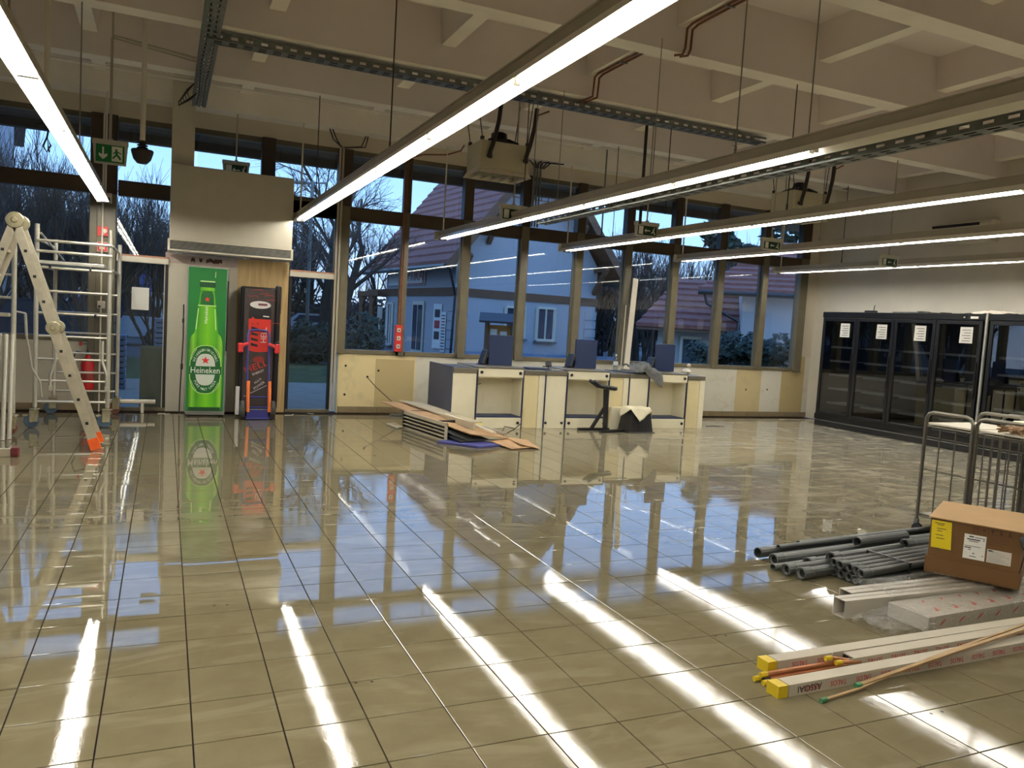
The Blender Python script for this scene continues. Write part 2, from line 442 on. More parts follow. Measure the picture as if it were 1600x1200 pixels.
b = MB(); b.box((-.62, W+.030, 3.09), (.02, W+.036, 3.88)); b.build('pane', M_wglass, door_l)
b = MB(); b.box((-.62, W+.0, 3.86), (.02, W+.10, 3.93)); b.build('head_frame', M_frame, door_l)
# wide brown post between the left bay and the left door
b = MB(); b.bbox((-.95, W-.08, 2.9), (-.63, W+.10, 3.93), .01); post_u = b.build('trim_11', M_trans, kind='structure')
b = MB(); b.bbox((-.95, W-.08, 0), (-.63, W+.10, 2.9), .01); post_l = b.build('trim_1', M_frame, kind='structure')
b = MB(); b.bbox((-.86, W-.10, 0), (-.80, W-.08, 2.9), .004); b.build('cover_strip', M_frame, post_l)
# white column and the entrance portal behind the fridges
b = MB(); b.box((.02, W-.36, 3.3), (.30, W+.1, 4.78)); b.build('trim_2', M_panel, kind='structure')
b = MB(); b.box((-.03, W-.02, 0), (.92, W+.10, 2.06)); pan = b.build('trim_3', M_panel, kind='structure')
b = MB(); b.box((.92, W-.02, 0), (1.63, W+.10, 2.20)); b.build('trim_4', M_wood, kind='structure')
b = MB(); b.box((-.02, W-.025, 2.06), (.92, W+.10, 2.20)); pk = b.build('trim_5', mat('pinkish_board', rgb(176, 160, 148), .6), kind='structure')
b = MB()
for x, wd in ((.33, .05), (.43, .04), (.58, .16), (.66, .1)):
    b.grid(lambda u, v: (x+(u-.5)*wd, W-.027-.004*math.sin(PI*u), 2.125+(v-.5)*.05+.012*math.sin(9*u+x*30)), 6, 3)
b.build('torn_patch', mat('torn_patch', rgb(70, 46, 34), .8, var=.4, scale=20), pk)
# eaves outside, seen through the top lights
M_soff = mat('eaves_boards', rgb(70, 60, 46), .7, var=.2, scale=3)
b = MB(); b.box((XL-2, W+.10, 3.94), (XR+2, 13.0, 4.05)); eav = b.build('trim_6', M_soff, kind='structure')
b = MB(); b.box((XL-2, 12.86, 3.80), (XR+2, 13.0, 3.94)); b.build('fascia', M_soff, eav)
for k in range(6):
    b = MB(); b.box((XL-2, 12.07+k*.135, 3.922), (XR+2, 12.195+k*.135, 3.94)); b.build('soffit_board', M_soff, eav)
# ---------------------------------------------------------------- rows of tube lights
M_tube = emat('lit_tube', (1, .965, .90), TUBE_STRENGTH)
M_reflector = mat('white_reflector', rgb(238, 234, 222), .35, var=.02)
M_trunk = mat('lacquered_trunking', rgb(176, 168, 148), .45, var=.06)
M_deadtube = mat('unlit_holder', rgb(226, 222, 208), .4)
def rail(k, x, z, y1, label, twin=False, dark=None, y0=-4.2):
    t = thing('tube_light_row', label, 'light', (x, (y0+y1)/2, z), 'rows of suspended tube lights')
    b = MB(); b.box((x-.022, y0, z+.045), (x+.022, y1, z+.115)); b.box((x-.034, y0, z+.112), (x+.034, y1, z+.120)); b.build('trunking', M_trunk, t)
    b = MB(); w1, w2 = .040, .070; h = .05; th = .0025
    for s in (-1, 1):
        b.prism([(x+s*w1, y0, z+.0445), (x+s*w2, y0, z-.008), (x+s*(w2+th), y0, z-.008), (x+s*(w1+th), y0, z+.0445)], (0, y1-y0, 0))
    b.box((x-w1, y0, z+.041), (x+w1, y1, z+.0448))
    b.build('reflector', M_reflector, t)
    y = y1-.03; n = 0
    while y-1.5 > y0:
        a, c = y-1.50, y-.035
        if not (dark and dark[0] < (a+c)/2 < dark[1]):
            for dx in ((-.035, .035) if twin else (0,)):
                b = MB(); b.tube([(x+dx, a, z+.012), (x+dx, c, z+.012)], .013, 8); b.build('tube', M_tube, t, smooth=True)
        for yy in (a-.02, c+.008):
            b = MB(); b.bbox((x-.02-(.035 if twin else 0), yy, z-.006), (x+.02+(.035 if twin else 0), yy+.014, z+.041), .003); b.build('lamp_holder', M_deadtube, t)
        y -= 1.53; n += 1
    for yy in [q+.1 for q in beam_y if y0 < q+.1 < y1-.3 and q > 1][k % 2::2]:
        b = MB(); b.tube([(x, yy, z+.12), (x, yy, 4.17)], .006, 6)
        for j in range(3): b.tube([(x, yy-.01, z+.13+j*.02), (x, yy+.01, z+.14+j*.02)], .008, 6)
        b.build('suspension_rod', M_cable if k % 2 else M_steel, t)
    b = MB(); b.tube([(x+.02, y1-.10, z+.03), (x+.02, y1-.10, 4.12)], .012, 8); b.build('hanging_post', M_white, t)
    b = MB(); b.bbox((x-.035, y1-.14, z-.02), (x+.075, y1-.06, z+.05), .01); b.build('clamp', M_black, t)
    b = MB(); b.bbox((x-.09, y1, z-.01), (x+.09, y1+.006, z+.12), .002); b.build('end_cap', M_deadtube, t)
    return t
rail(0, -.76, 2.75, 11.55, 'leftmost row of twin tube lights, above the folding ladder', twin=True)
rail(1, 1.68, 2.77, 11.62, 'second tube light row from the left, its end touching the air curtain housing')
rail(2, 3.83, 2.73, 11.70, 'third tube light row from the left, with a grey cable tray hung beside it', dark=(-5, 3.6))
rail(3, 5.98, 2.75, 11.72, 'third tube light row from the right, ending above the checkout counters', dark=(-5, .8))
rail(4, 8.22, 2.77, 11.65, 'second tube light row from the right, passing just over the refrigerator wall', dark=(-5, .8))
rail(5, 10.50, 2.75, 11.72, 'rightmost tube light row, closest to the right wall and lowest in view', dark=(-5, .8))
# ---------------------------------------------------------------- outdoors: ground
def ground(name, a, bb, z, m, kind='structure'):
    b = MB(); b.box((a[0], a[1], z-.1), (bb[0], bb[1], z)); return b.build(name, m, kind=kind)
M_pave = mat('concrete_paving', rgb(148, 140, 130), .8, var=.12, scale=4)
M_asph = mat('asphalt', rgb(78, 80, 84), .85, var=.1, scale=3)
M_grass = mat('lawn', rgb(66, 80, 36), .95, var=.35, scale=2.5)
ground('trim_7', (-60, W+.25), (70, 17.2), -.02, M_pave)
ground('trim_8', (-60, 17.2), (70, 24.0), -.03, M_grass)
ground('trim_9', (-60, 24.0), (70, 130), -.035, M_asph)

# ---------------------------------------------------------------- bare trees and shrubs
M_bark = mat('bark', rgb(66, 56, 46), .9, var=.25, scale=4)
M_twig = mat('twigs', rgb(92, 76, 62), .9, var=.2, scale=1)
def tree_data(seed, h, up, lean, stems, depth=4, r0=.16, fan=5):
    rnd = random.Random(seed); T = MB(); B = MB()
    def seg(mb, p, q, r1, r2, n):
        mb.tube([p, q], r1, n, False, r2)
    def grow(p, d, L, r, lv):
        n = 3 if lv < 2 else 2
        q = p
        pts = [p]
        for i in range(n):
            d = (d + Vector((rnd.gauss(0, .10), rnd.gauss(0, .10), up*.10))).normalized()
            q2 = q + d*L/n
            ra, rb = r*(1-.5*i/n), r*(1-.5*(i+1)/n)
            seg(T if lv < 2 else B, q, q2, ra, rb, 6 if lv < 1 else (4 if lv < 2 else 3)); q = q2; pts.append(q)
        if lv >= depth: return
        k = fan if lv else fan+1
        for i in range(k):
            t = rnd.uniform(.35, 1.0); j = min(int(t*n), n-1); s = pts[j].lerp(pts[j+1], t*n-j)
            a = rnd.uniform(0, 2*PI); e = rnd.uniform(.35, 1.0)*(1.15-.35*up)
            o = d.orthogonal().normalized(); o.rotate(Matrix.Rotation(a, 3, d))
            nd = (d*math.cos(e)+o*math.sin(e) + Vector((0, 0, .25*up))).normalized()
            grow(s, nd, L*rnd.uniform(.45, .72), max(r*.42, .006), lv+1)
    for i in range(stems):
        a = 2*PI*i/stems+rnd.uniform(-.4, .4); sp = lean*rnd.uniform(.5, 1.2) if stems > 1 else .03
        grow(Vector((math.cos(a)*.12*(stems > 1), math.sin(a)*.12*(stems > 1), -.05)), Vector((math.cos(a)*sp, math.sin(a)*sp, 1)).normalized(), h*.48, r0, 0)
    return T, B
def tree(name, label, T, B, loc, group, s=1.0, rz=0.0):
    t = thing(name, label, 'tree', (0, 0, 0), group)
    T.build('trunk', M_bark, t); B.build('branches', M_twig, t, kind='stuff')
    t.location = loc; t.scale = (s, s, s); t.rotation_euler = (0, 0, rz); return t
shrub = tree('bare_shrub', 'dense bare shrub of upright stems outside the left windows', *tree_data(3, 5.4, 1.3, .38, 7, 3, .05, 6), (-3.6, 19.5, 0), 'tall bare shrubs outside the left windows')
rs = random.Random(5)
for i, (x, y, s) in enumerate([(-5.6, 21, 1.1), (-1.6, 20.5, 1.0), (-.2, 22.5, .95), (-7.5, 22, 1.1), (-2.8, 23.5, 1.15), (.9, 25, .9), (-4.6, 25, 1.2)]):
    t = dup(shrub, (x, y, 0), rz=rs.uniform(0, 6)); t.scale = (s, s, s)
bt = tree('bare_tree', 'spreading bare tree standing beyond the right entrance door', *tree_data(11, 7.5, .55, .3, 1, 4, .17, 5), (3.2, 25.5, 0), None)
t = dup(bt, (5.6, 28.5, 0), 'bare tree standing left of the tiled house gable', rz=2.0); t.scale = (1.15,)*3
t = dup(bt, (6.9, 38, 0), 'tall bare tree rising behind the tiled house roof', rz=4.0); t.scale = (1.7,)*3
rs = random.Random(9)
fr = tree('forest_tree', 'bare woodland tree in the far row behind the houses', *tree_data(21, 8.0, 1.0, .2, 2, 3, .14, 6), (20, 40, 0), 'bare woodland trees behind the houses')
for i in range(34):
    a = math.radians(-14+62*i/33+rs.uniform(-.8, .8)); d = rs.uniform(44, 62)
    t = dup(fr, (math.sin(a)*d, math.cos(a)*d, 0), rz=rs.uniform(0, 6)); s = rs.uniform(.62, 1.0); t.scale = (s, s, s)
rs = random.Random(31)
for a0, a1, n, da, db in ((19, 40, 38, 34, 46), (2, 10, 7, 36, 46), (-14, -2, 8, 34, 44)):
    for i in range(n):
        a = math.radians(a0+(a1-a0)*(i+rs.random())/n); d = rs.uniform(da, db)
        t = dup(fr, (math.sin(a)*d, math.cos(a)*d, 0), rz=rs.uniform(0, 6)); s = rs.uniform(.5, .85); t.scale = (s, s, s)
# evergreens: leafy hedge and a conifer
M_leaf = mat('hedge_leaves', rgb(44, 58, 40), .6, var=.4, scale=3)
M_leaf2 = mat('dark_conifer', rgb(40, 56, 36), .7, var=.4, scale=3)
def leafy(name, label, cat, c, size, n, m, seed, leaf=.10, group=None):
    rnd = random.Random(seed); t = thing(name, label, cat, c, group)
    b = MB(); s = MB()
    for i in range(9):
        a = rnd.uniform(0, 6.28); q = Vector(c)+Vector((math.cos(a)*size[0]*.6, math.sin(a)*size[1]*.6, size[2]*rnd.uniform(.6, .95)))
        s.tube([Vector(c)+Vector((rnd.uniform(-.3, .3)*size[0], 0, 0)), q], .03, 4, False, .008)
    lumps = [(Vector(c)+Vector((rnd.uniform(-.75, .75)*size[0], rnd.uniform(-.6, .6)*size[1], size[2]*rnd.uniform(.25, .78))), rnd.uniform(.28, .5)) for _ in range(14)]
    for i in range(n):
        o, r = rnd.choice(lumps); d = Vector((rnd.gauss(0, 1), rnd.gauss(0, 1), rnd.gauss(0, 1))).normalized()*r*rnd.uniform(.75, 1.1)*min(size[0], size[2])*.9
        p = o+d; p.z = max(p.z, .02)
        a = Vector((rnd.gauss(0, 1), rnd.gauss(0, 1), rnd.gauss(0, 1))).normalized(); bb = a.orthogonal().normalized()
        L = leaf*rnd.uniform(.6, 1.3)
        b._add([p-a*L, p+bb*L*.45, p+a*L, p-bb*L*.45], [(0, 1, 2, 3)])
    s.build('stems', M_bark, t); b.build('foliage', m, t, kind='stuff'); return t

# ---------------------------------------------------------------- the tiled house (corner towards us)
M_hwall = mat('house_plaster', rgb(172, 172, 174), .85, var=.03, scale=1)
M_roof = mat('clay_roof', rgb(134, 82, 70), .75, var=.16, scale=5)
M_brown = mat('stained_timber', rgb(108, 76, 52), .7, var=.15, scale=5)
M_dark = mat('dark_void', rgb(36, 40, 46), .3, var=.1)
M_hglass = mat('house_window_glass', rgb(52, 66, 82), .08, var=.1, spec=.8)
fh = Vector((FW.x, FW.y, 0)).normalized(); rh = Vector((fh.y, -fh.x, 0))
def cc(u, d): return rh*((u-800)/FPX*d)*1.0 + fh*d     # ground point at camera depth d in line with column u
Cn = cc(703, 29.0)
gd = (rh*5.3+fh*3.0).normalized(); ld = Vector((-gd.y, gd.x, 0))
ld = ld if ld.dot(fh) > 0 else -ld
Wg, Lh, ZE, ZA = 6.3, 7.2, 3.95, 8.3
hs = thing('tiled_house', 'pale blue-white house with a brown tiled roof and a shop sign, across the lawn', 'house', Cn + (gd*Wg+ld*Lh)/2)
def H(a, l, z): return Cn+gd*a+ld*l+Vector((0, 0, z))
def hbox(b, a0, a1, l0, l1, z0, z1):
    b.prism([H(a0,l0,z0), H(a1,l0,z0), H(a1,l1,z0), H(a0,l1,z0)], (0, 0, z1-z0)); return b
b = MB(); b.prism([H(0,0,-.05), H(Wg,0,-.05), H(Wg,0,ZE), H(Wg/2,0,ZA-.1), H(0,0,ZE)], ld*Lh); b.build('walls', M_hwall, hs)
# timber band round the house, corner quoins
b = MB(); hbox(b, -.06, Wg+.06, -.06, Lh+2.2, 2.42, 2.72); b.build('timber_band', M_brown, hs)
for z in [.35*i+.1 for i in range(6)]:
    for a0, a1, l0, l1 in ((-.04, .55, -.04, .5), (Wg-.5, Wg+.04, -.04, .5)):
        b = MB(); hbox(b, a0, a1, l0, l1, z, z+.31); b.build('quoin', M_hwall, hs)
# roof slopes made of tile courses
ov, ovl = .75, .85; ncr = 15
for s in (0, 1):
    sl = MB()
    def RP(t, l, up=0.0):      # t 0 at the eave .. 1 at the ridge
        hw = Wg/2+ov; a = -ov+hw*t if s == 0 else Wg+ov-hw*t
        z = ZE-.55 + (ZA-ZE+.55)*t
        return H(a, l, z+up)
    sl.prism([RP(0,-ovl), RP(1,-ovl), RP(1,-ovl,.06), RP(0,-ovl,.06)], ld*(Lh+2*ovl)); sl.build('roof_deck', M_brown, hs)
    for i in range(ncr):
        t0, t1 = i/ncr, (i+1.12)/ncr
        b = MB(); t1 = min(t1, 1.0)
        b.prism([RP(t0,-ovl-.05,.10), RP(t0,-ovl-.05,.24), RP(t1,-ovl-.05,.15), RP(t1,-ovl-.05,.07)], ld*(Lh+2*ovl+.1)); b.build('tile_course', M_roof, hs)
    b = MB(); b.bar(RP(0,-ovl-.1,-.02), RP(1,-ovl-.1,-.02), .06, .30); b.build('verge_board', M_brown, hs)
    b = MB(); b.tube([RP(0,-ovl,.0)+ (gd*-.08 if s == 0 else gd*.08), RP(0,Lh+ovl,0)+(gd*-.08 if s == 0 else gd*.08)], .09, 8); b.build('gutter', M_galv, hs)
    # braces under the verge
    for k, (aa, zz) in enumerate(((.15, ZE-.3), (1.25, ZE+1.25))):
        a = aa if s == 0 else Wg-aa
        b = MB(); b.bar(H(a, -.02, zz-.75), H(a, -ovl, zz+.25), .16, .16); b.bar(H(a, -.02, zz+.2), H(a, -ovl, zz+.2), .14, .16); b.build('brace', M_brown, hs)
b = MB(); b.tube([H(-ov+.1, -ovl, ZE-.6), H(-.1, -.25, ZE-1.5), H(-.1, -.1, .1)], .05, 6); b.build('downpipe', M_dark, hs)
b = MB()
for i in range(11): b.bar(H(Wg/2-1.5+i*.3, -.5, ZA-2.1), H(Wg/2-1.5+i*.3, -.5, ZA-1.2+.9*(1-abs(i-5)/5)), .05, .03)
for i in range(4): b.bar(H(Wg/2-1.6+.2*i, -.47, ZA-2.1+i*.35), H(Wg/2+1.6-.2*i, -.47, ZA-2.1+i*.35), .05, .03)
b.build('gable_lattice', M_brown, hs)
def hwin(a0, a1, z0, z1, face='g'):
    P = (lambda a, o, z: H(a, -o, z)) if face == 'g' else (lambda a, o, z: H(-o, a, z))
    dd = (-ld if face == 'g' else -gd)
    b = MB()
    for p0, p1, w_, h_ in ((P(a0,.05,z0),P(a1,.05,z0),.1,.09),(P(a0,.05,z1),P(a1,.05,z1),.1,.09)): b.bar(p0, p1, w_, h_)
    for a in (a0, a1): b.bar(P(a,.05,z0), P(a,.05,z1), .09, .1)
    b.bar(P((a0+a1)/2,.05,z0), P((a0+a1)/2,.05,z1), .05, .06)
    f = b.build('window', M_white, hs)
    b = MB(); b.prism([P(a0,.02,z0),P(a1,.02,z0),P(a1,.02,z1),P(a0,.02,z1)], dd*.015); b.build('pane', M_hglass, f)
    b = MB(); b.bar(P(a0-.1,.1,z0-.08), P(a1+.1,.1,z0-.08), .16, .05); b.build('window_sill', M_galv, f)
hwin(2.15, 3.0, 1.0, 2.15); hwin(3.55, 4.35, .95, 2.2); hwin(6.2, 6.8, .3, 2.1, 'l')
b = MB(); b.prism([H(-.03,2.7,0), H(-.03,3.85,0), H(-.03,3.85,2.2), H(-.03,2.7,2.2)], -gd*.05); d = b.build('entrance_door', M_white, hs)
for l0 in (2.80, 3.32):
    b = MB(); b.prism([H(-.085,l0,.25), H(-.085,l0+.42,.25), H(-.085,l0+.42,2.05), H(-.085,l0,2.05)], -gd*.015); b.build('door_pane', M_hglass, d)
# shop sign and posters on the left wall
M_redp = mat('red_print', rgb(176, 60, 64), .5); M_paper = mat('paper', rgb(226, 224, 214), .6, var=.03); M_dprint = mat('dark_print', rgb(50, 50, 58), .6)
b = MB(); b.prism([H(-.04,2.75,2.85), H(-.04,6.7,2.85), H(-.04,6.7,3.6), H(-.04,2.75,3.6)], -gd*.06); sg = b.build('shop_sign', M_paper, hs, label='white sign board with red letters')
textobj('OPTIKA', .62, M_redp, sg, frame(H(-.105, 3.95, 3.22), -ld, (0,0,1)), wide=1.0)
b = MB()
for p, q in ((H(-.11,2.8,2.89),H(-.11,5.2,2.89)),(H(-.11,2.8,3.56),H(-.11,5.2,3.56)),(H(-.11,2.8,2.89),H(-.11,2.8,3.56)),(H(-.11,5.2,2.89),H(-.11,5.2,3.56))): b.bar(p, q, .04, .04)
b.build('sign_border', M_redp, sg)
b = MB(); b.prism([H(-.03,1.0,.4), H(-.03,1.75,.4), H(-.03,1.75,2.1), H(-.03,1.0,2.1)], -gd*.02); po = b.build('poster', M_paper, hs, label='tall white poster with small pictures')
for k in range(3):
    b = MB(); b.prism([H(-.055,1.12,.75+.42*k), H(-.055,1.6,.75+.42*k), H(-.055,1.6,1.05+.42*k), H(-.055,1.12,1.05+.42*k)], -gd*.004); b.build('poster_picture', M_redp if k == 1 else M_dprint, po)
b = MB(); b.prism([H(-.045,.56,.3), H(-.045,.95,.3), H(-.045,.95,1.8), H(-.045,.56,1.8)], -gd*.02); po = b.build('poster', M_paper, hs, label='tall white list with rows of red and grey lines')
for k in range(12):
    b = MB(); b.prism([H(-.067,.60,.38+.115*k), H(-.067,.91,.38+.115*k), H(-.067,.91,.42+.115*k), H(-.067,.60,.42+.115*k)], -gd*.004); b.build('poster_line', M_redp if k % 3 == 0 else M_dprint, po)
# porch on the far left end
b = MB()
for l in (Lh+.7, Lh+2.1): b.bar(H(-.4, l, 0), H(-.4, l, 2.4), .2, .2)
for l in (Lh+.7, Lh+2.1):
    for s in (-1, 1): b.bar(H(-.4, l, 1.8), H(-.4, l+s*.45, 2.4), .1, .1)
b.bar(H(-.4, Lh-.3, 2.5), H(-.4, Lh+2.5, 2.5), .2, .22); b.build('porch_frame', M_brown, hs)
# ---------------------------------------------------------------- second house on the right with a hedge before it
M_hwall2 = mat('grey_plaster', rgb(184, 180, 180), .85, var=.04, scale=1)
def courses(root, P, n, length, d):
    for i in range(n):
        t0, t1 = i/n, min((i+1.12)/n, 1)
        b = MB(); b.prism([P(t0,.04), P(t0,.17), P(t1,.09), P(t1,.01)], d*length); b.build('tile_course', M_roof, root)
o2 = cc(1150, 25); g2 = (rh-fh*.22).normalized(); l2 = Vector((-g2.y, g2.x, 0))
h2 = thing('grey_house', 'grey-white house with a low tiled roof behind the dark hedge', 'house', o2+g2*2.5+l2*2)
def H2(a, l, z): return o2+g2*a+l2*l+Vector((0, 0, z))
b = MB(); b.prism([H2(.0,0,-.05), H2(5.5,0,-.05), H2(5.5,4,-.05), H2(.0,4,-.05)], (0, 0, 3.05)); b.build('walls', M_hwall2, h2)
P2 = lambda t, up: H2(-1.4+2.6*t, -.7+4.2*t, 2.85+2.0*t+up)
b = MB(); b.prism([P2(0,-.08), P2(0,0), P2(1,0), P2(1,-.08)], g2*8.6); b.build('roof_deck', M_brown, h2)
courses(h2, P2, 11, 8.6, g2)
b = MB(); b.tube([H2(-1.4,-.78,2.85), H2(6.3,-.78,2.85)], .08, 8); b.build('gutter', M_dark, h2)
b = MB(); b.tube([H2(-1.2,-.7,2.8), H2(-1.1,-.65,2.5), H2(-.1,-.1,2.0), H2(-.1,-.1,0)], .05, 6); b.build('downpipe', M_dark, h2)
b = MB(); b.prism([H2(-2.6,1.0,-.05), H2(0,1.0,-.05), H2(0,4,-.05), H2(-2.6,4,-.05)], (0, 0, 1.75)); b.build('annex_wall', M_hwall2, h2)
P3 = lambda t, up: H2(-3.3+1.2*t, .3+3.0*t, 1.65+1.75*t+up)
b = MB(); b.prism([P3(0,-.06), P3(0,0), P3(1,0), P3(1,-.06)], g2*3.2); b.build('annex_roof_deck', M_brown, h2)
courses(h2, P3, 8, 3.2, g2)
b = MB(); b.prism([H2(-1.85,.97,0), H2(-1.15,.97,0), H2(-1.15,.97,1.45), H2(-1.85,.97,1.45)], -l2*.06); d = b.build('annex_door', M_white, h2)
b = MB(); b.prism([H2(-1.75,.90,.1), H2(-1.25,.90,.1), H2(-1.25,.90,1.35), H2(-1.75,.90,1.35)], -l2*.012); b.build('door_pane', M_hglass, d)
for i, (u, dd, sz) in enumerate([(1105, 21, 1.0), (1150, 20.5, 1.25), (1185, 20.2, 1.1), (1225, 20, 1.2), (1262, 19.6, 1.3)]):
    p = cc(u, dd); leafy('hedge_bush', ('leftmost dark green bush of the hedge, partly hiding the annex door','second dark green bush from the left in the hedge by the grey house','middle dark green bush of the hedge by the grey house','dark green hedge bush seen left of the last window frame','rightmost dark green hedge bush, at the window edge')[i], 'bush', (p.x, p.y, 0), (.62*sz, .5*sz, 1.5*sz), 2600, M_leaf, 40+i, .085, 'hedge bushes before the grey house')
p = cc(1150, 42); leafy('conifer', 'dark conifer rising above the roofs on the right', 'tree', (p.x, p.y, 0), (2.0, 2.0, 9.0), 5000, M_leaf2, 77, .3)
for i, (u, dd, sz) in enumerate([(470, 24.5, 1.0), (500, 25, .9), (545, 27, 1.25), (420, 24.2, .9)]):
    p = cc(u, dd); leafy('evergreen_bush', ('round dark bush seen through the right glass door','second dark bush seen at the right edge of the glass door','broad dark bush left of the house porch','low dark bush hidden behind the tall black fridge')[i], 'bush', (p.x, p.y, 0), (.9*sz, .7*sz, 1.15*sz), 1800, M_leaf, 60+i, .1, 'evergreen bushes on the lawn')

# woodland floor: brown thicket under the far trees, and a wooded rise behind it
M_thick = mat('brown_thicket', rgb(74, 64, 56), .95, var=.35, scale=1.5)
M_rise = mat('wooded_rise', rgb(70, 66, 62), .95, var=.3, scale=.4)
def rise(u, v):
    a = math.radians(-22+76*u); d = 62+22*v; h = (2.6+1.0*math.sin(13*u)+.6*math.sin(31*u+1))*min(1, v*1.6)
    return (math.sin(a)*d, math.cos(a)*d, h-.1)
b = MB(); b.grid(rise, 60, 6); b.build('trim_10', M_rise, kind='structure')
for i in range(26):
    a = math.radians(-14+60*i/25); d = 46+4*math.sin(i*2.4); x, y = math.sin(a)*d, math.cos(a)*d
    leafy('thicket', 'brown leafless thicket at the foot of the far woodland', 'thicket', (x, y, 0), (2.4, 1.6, 3.0+.7*math.sin(i)), 1500, M_thick, 200+i, .16, 'thickets under the far woodland')
# ---------------------------------------------------------------- entrance: air curtain, fridges, hand truck
M_vent = mat('vent_dark', rgb(66, 62, 54), .6)
t = thing('air_curtain', 'large boxy off-white air curtain housing above the entrance panels', 'air curtain', (.82, 11.7, 2.17))
b = MB(); b.bbox((.02, 11.50, 2.36), (1.60, 11.53, 3.34), .004); b.box((.02, 11.53, 2.36), (.05, W-.07, 3.34)); b.box((1.57, 11.53, 2.36), (1.60, W-.07, 3.34)); b.build('housing', M_panel, t)
b = MB(); b.bbox((.0, 11.49, 2.205), (1.62, 11.53, 2.225), .003); b.bbox((.0, 11.49, 2.34), (1.62, 11.53, 2.36), .003); b.bbox((.0, 11.49, 2.225), (.03, 11.53, 2.34), .003); b.bbox((1.59, 11.49, 2.225), (1.62, 11.53, 2.34), .003)
b.box((0, 11.53, 2.205), (1.62, W-.07, 2.21)); b.build('grille_frame', M_white, t)
b = MB(); b.box((.03, 11.525, 2.225), (1.59, 11.53, 2.34)); b.build('grille_back', M_vent, t)
for i in range(6):
    b = MB(); b.prism([(.03, 11.500, 2.228+i*.0187), (.03, 11.520, 2.238+i*.0187), (.03, 11.520, 2.241+i*.0187), (.03, 11.500, 2.231+i*.0187)], (1.56, 0, 0)); b.build('grille_slat', M_alu, t)

# --- green beer fridge
M_green = mat('fridge_green', rgb(16, 112, 44), .35, var=.04); M_cab = mat('fridge_cabinet', rgb(150, 150, 146), .4, var=.05)
def hgrad(name, xa, xb, stops):
    q = N(name); g = q.n('NewGeometry'); s = q.n('SeparateXYZ'); q.l(g.outputs['Position'], s.inputs[0])
    f = q.math('MULTIPLY', q.math('SUBTRACT', s.outputs['X'], xa), 1/(xb-xa), True)
    z = q.noise(g.outputs['Position'], 6, 2)
    c = q.ramp(f, stops); c = q.mix(q.math('MULTIPLY', z, .22), c, rgb(150, 210, 40)); q.pbsdf(c, .3); return q.m
fx0, fx1, fy = .262, .775, 11.36
cxm = (fx0+fx1)/2
t = thing('beer_fridge', 'tall drinks fridge with a green beer bottle picture on its front', 'fridge', (cxm, 11.6, 0))
b = MB(); b.bbox((fx0, fy+.05, .03), (fx1, W-.03, 2.02), .012); b.build('cabinet', M_cab, t)
for x in (fx0+.05, fx1-.05):
    b = MB(); b.lathe([(.02, 0), (.02, .03)], (x, fy+.12, 0), 8); b.build('foot', M_black, t)
b = MB(); b.bbox((fx0, fy, .055), (fx1-.02, fy+.05, 2.01), .008); door = b.build('door', M_cab, t)
b = MB(); b.box((fx0+.006, fy-.003, .075), (fx1-.028, fy-.0005, 2.004)); pp = b.build('door_picture', M_green, door)
b = MB(); b.bbox((fx1-.02, fy+.0, .9), (fx1+.0, fy+.05, 1.85), .006); b.build('door_handle', M_black, t)
b = MB(); b.tube([(.20, fy+.25, .02), (.205, fy+.22, .35), (.215, fy+.2, .7), (.225, fy+.2, 1.05), (.22, fy+.2, 1.5)], .009, 6); b.bbox((.205, fy+.17, 1.25), (.235, fy+.2, 1.31), .005); b.bbox((.2, fy+.17, .62), (.232, fy+.2, .70), .005); b.build('power_cable', M_cable, t)
b = MB(); b.bbox((fx0+.01, fy+.03, .02), (fx1-.01, fy+.05, .06), .004); b.build('kick_grille', M_cab, t)
# bottle picture
M_bot = hgrad('bottle_print', .30, .74, [(0, rgb(10, 84, 20)), (.10, rgb(120, 190, 50)), (.22, rgb(34, 130, 26)), (.5, rgb(110, 190, 30)), (.78, rgb(50, 150, 30)), (.9, rgb(140, 200, 60)), (1, rgb(8, 70, 20))])
M_bdark = mat('bottle_print_dark', rgb(10, 62, 28), .35); M_lab = mat('label_silver', rgb(206, 210, 198), .35, var=.05)
M_lg = mat('label_green', rgb(14, 92, 38), .35); M_star = mat('star_red', rgb(214, 40, 32), .4); M_hl = mat('print_highlight', rgb(190, 224, 140), .4); M_wprint = mat('white_print', rgb(238, 238, 228), .4)
cx = cxm-.012
def sym(half, y): return [(cx+a, y, z) for a, z in half]+[(cx-a, y, z) for a, z in half[::-1]]
def flat(pts, m, name, parent, d=.0008):
    b = MB(); b.prism(pts, (0, -d, 0)); return b.build(name, m, parent)
body = [(.205,.085),(.213,.30),(.213,.92),(.205,1.02),(.185,1.09),(.148,1.135),(.140,1.19),(.125,1.37),(.106,1.55),(.086,1.70)]
flat(sym(body, fy-.0035), M_bot, 'bottle_picture', door)
flat(sym([(.205,.078),(.20,.13)], fy-.0045), M_bdark, 'bottle_base', door)
flat(sym([(.086,1.69),(.090,1.71),(.088,1.735),(.078,1.75)], fy-.0035), M_bot, 'bottle_neck', door)
flat(sym([(.092,1.745),(.098,1.765),(.100,1.79),(.088,1.825)], fy-.0040), M_bdark, 'bottle_cap', door)
flat(sym([(.088,1.815),(.098,1.822),(.086,1.832)], fy-.0048), M_hl, 'cap_edge', door)
for i in range(7): flat([(cx-.082+i*.025, fy-.0048, 1.755), (cx-.074+i*.025, fy-.0048, 1.755), (cx-.074+i*.025, fy-.0048, 1.81), (cx-.082+i*.025, fy-.0048, 1.81)], M_lg, 'cap_flute', door)
flat(sym([(.086,1.51),(.078,1.64),(.060,1.69)], fy-.0045), M_lg, 'neck_label', door)
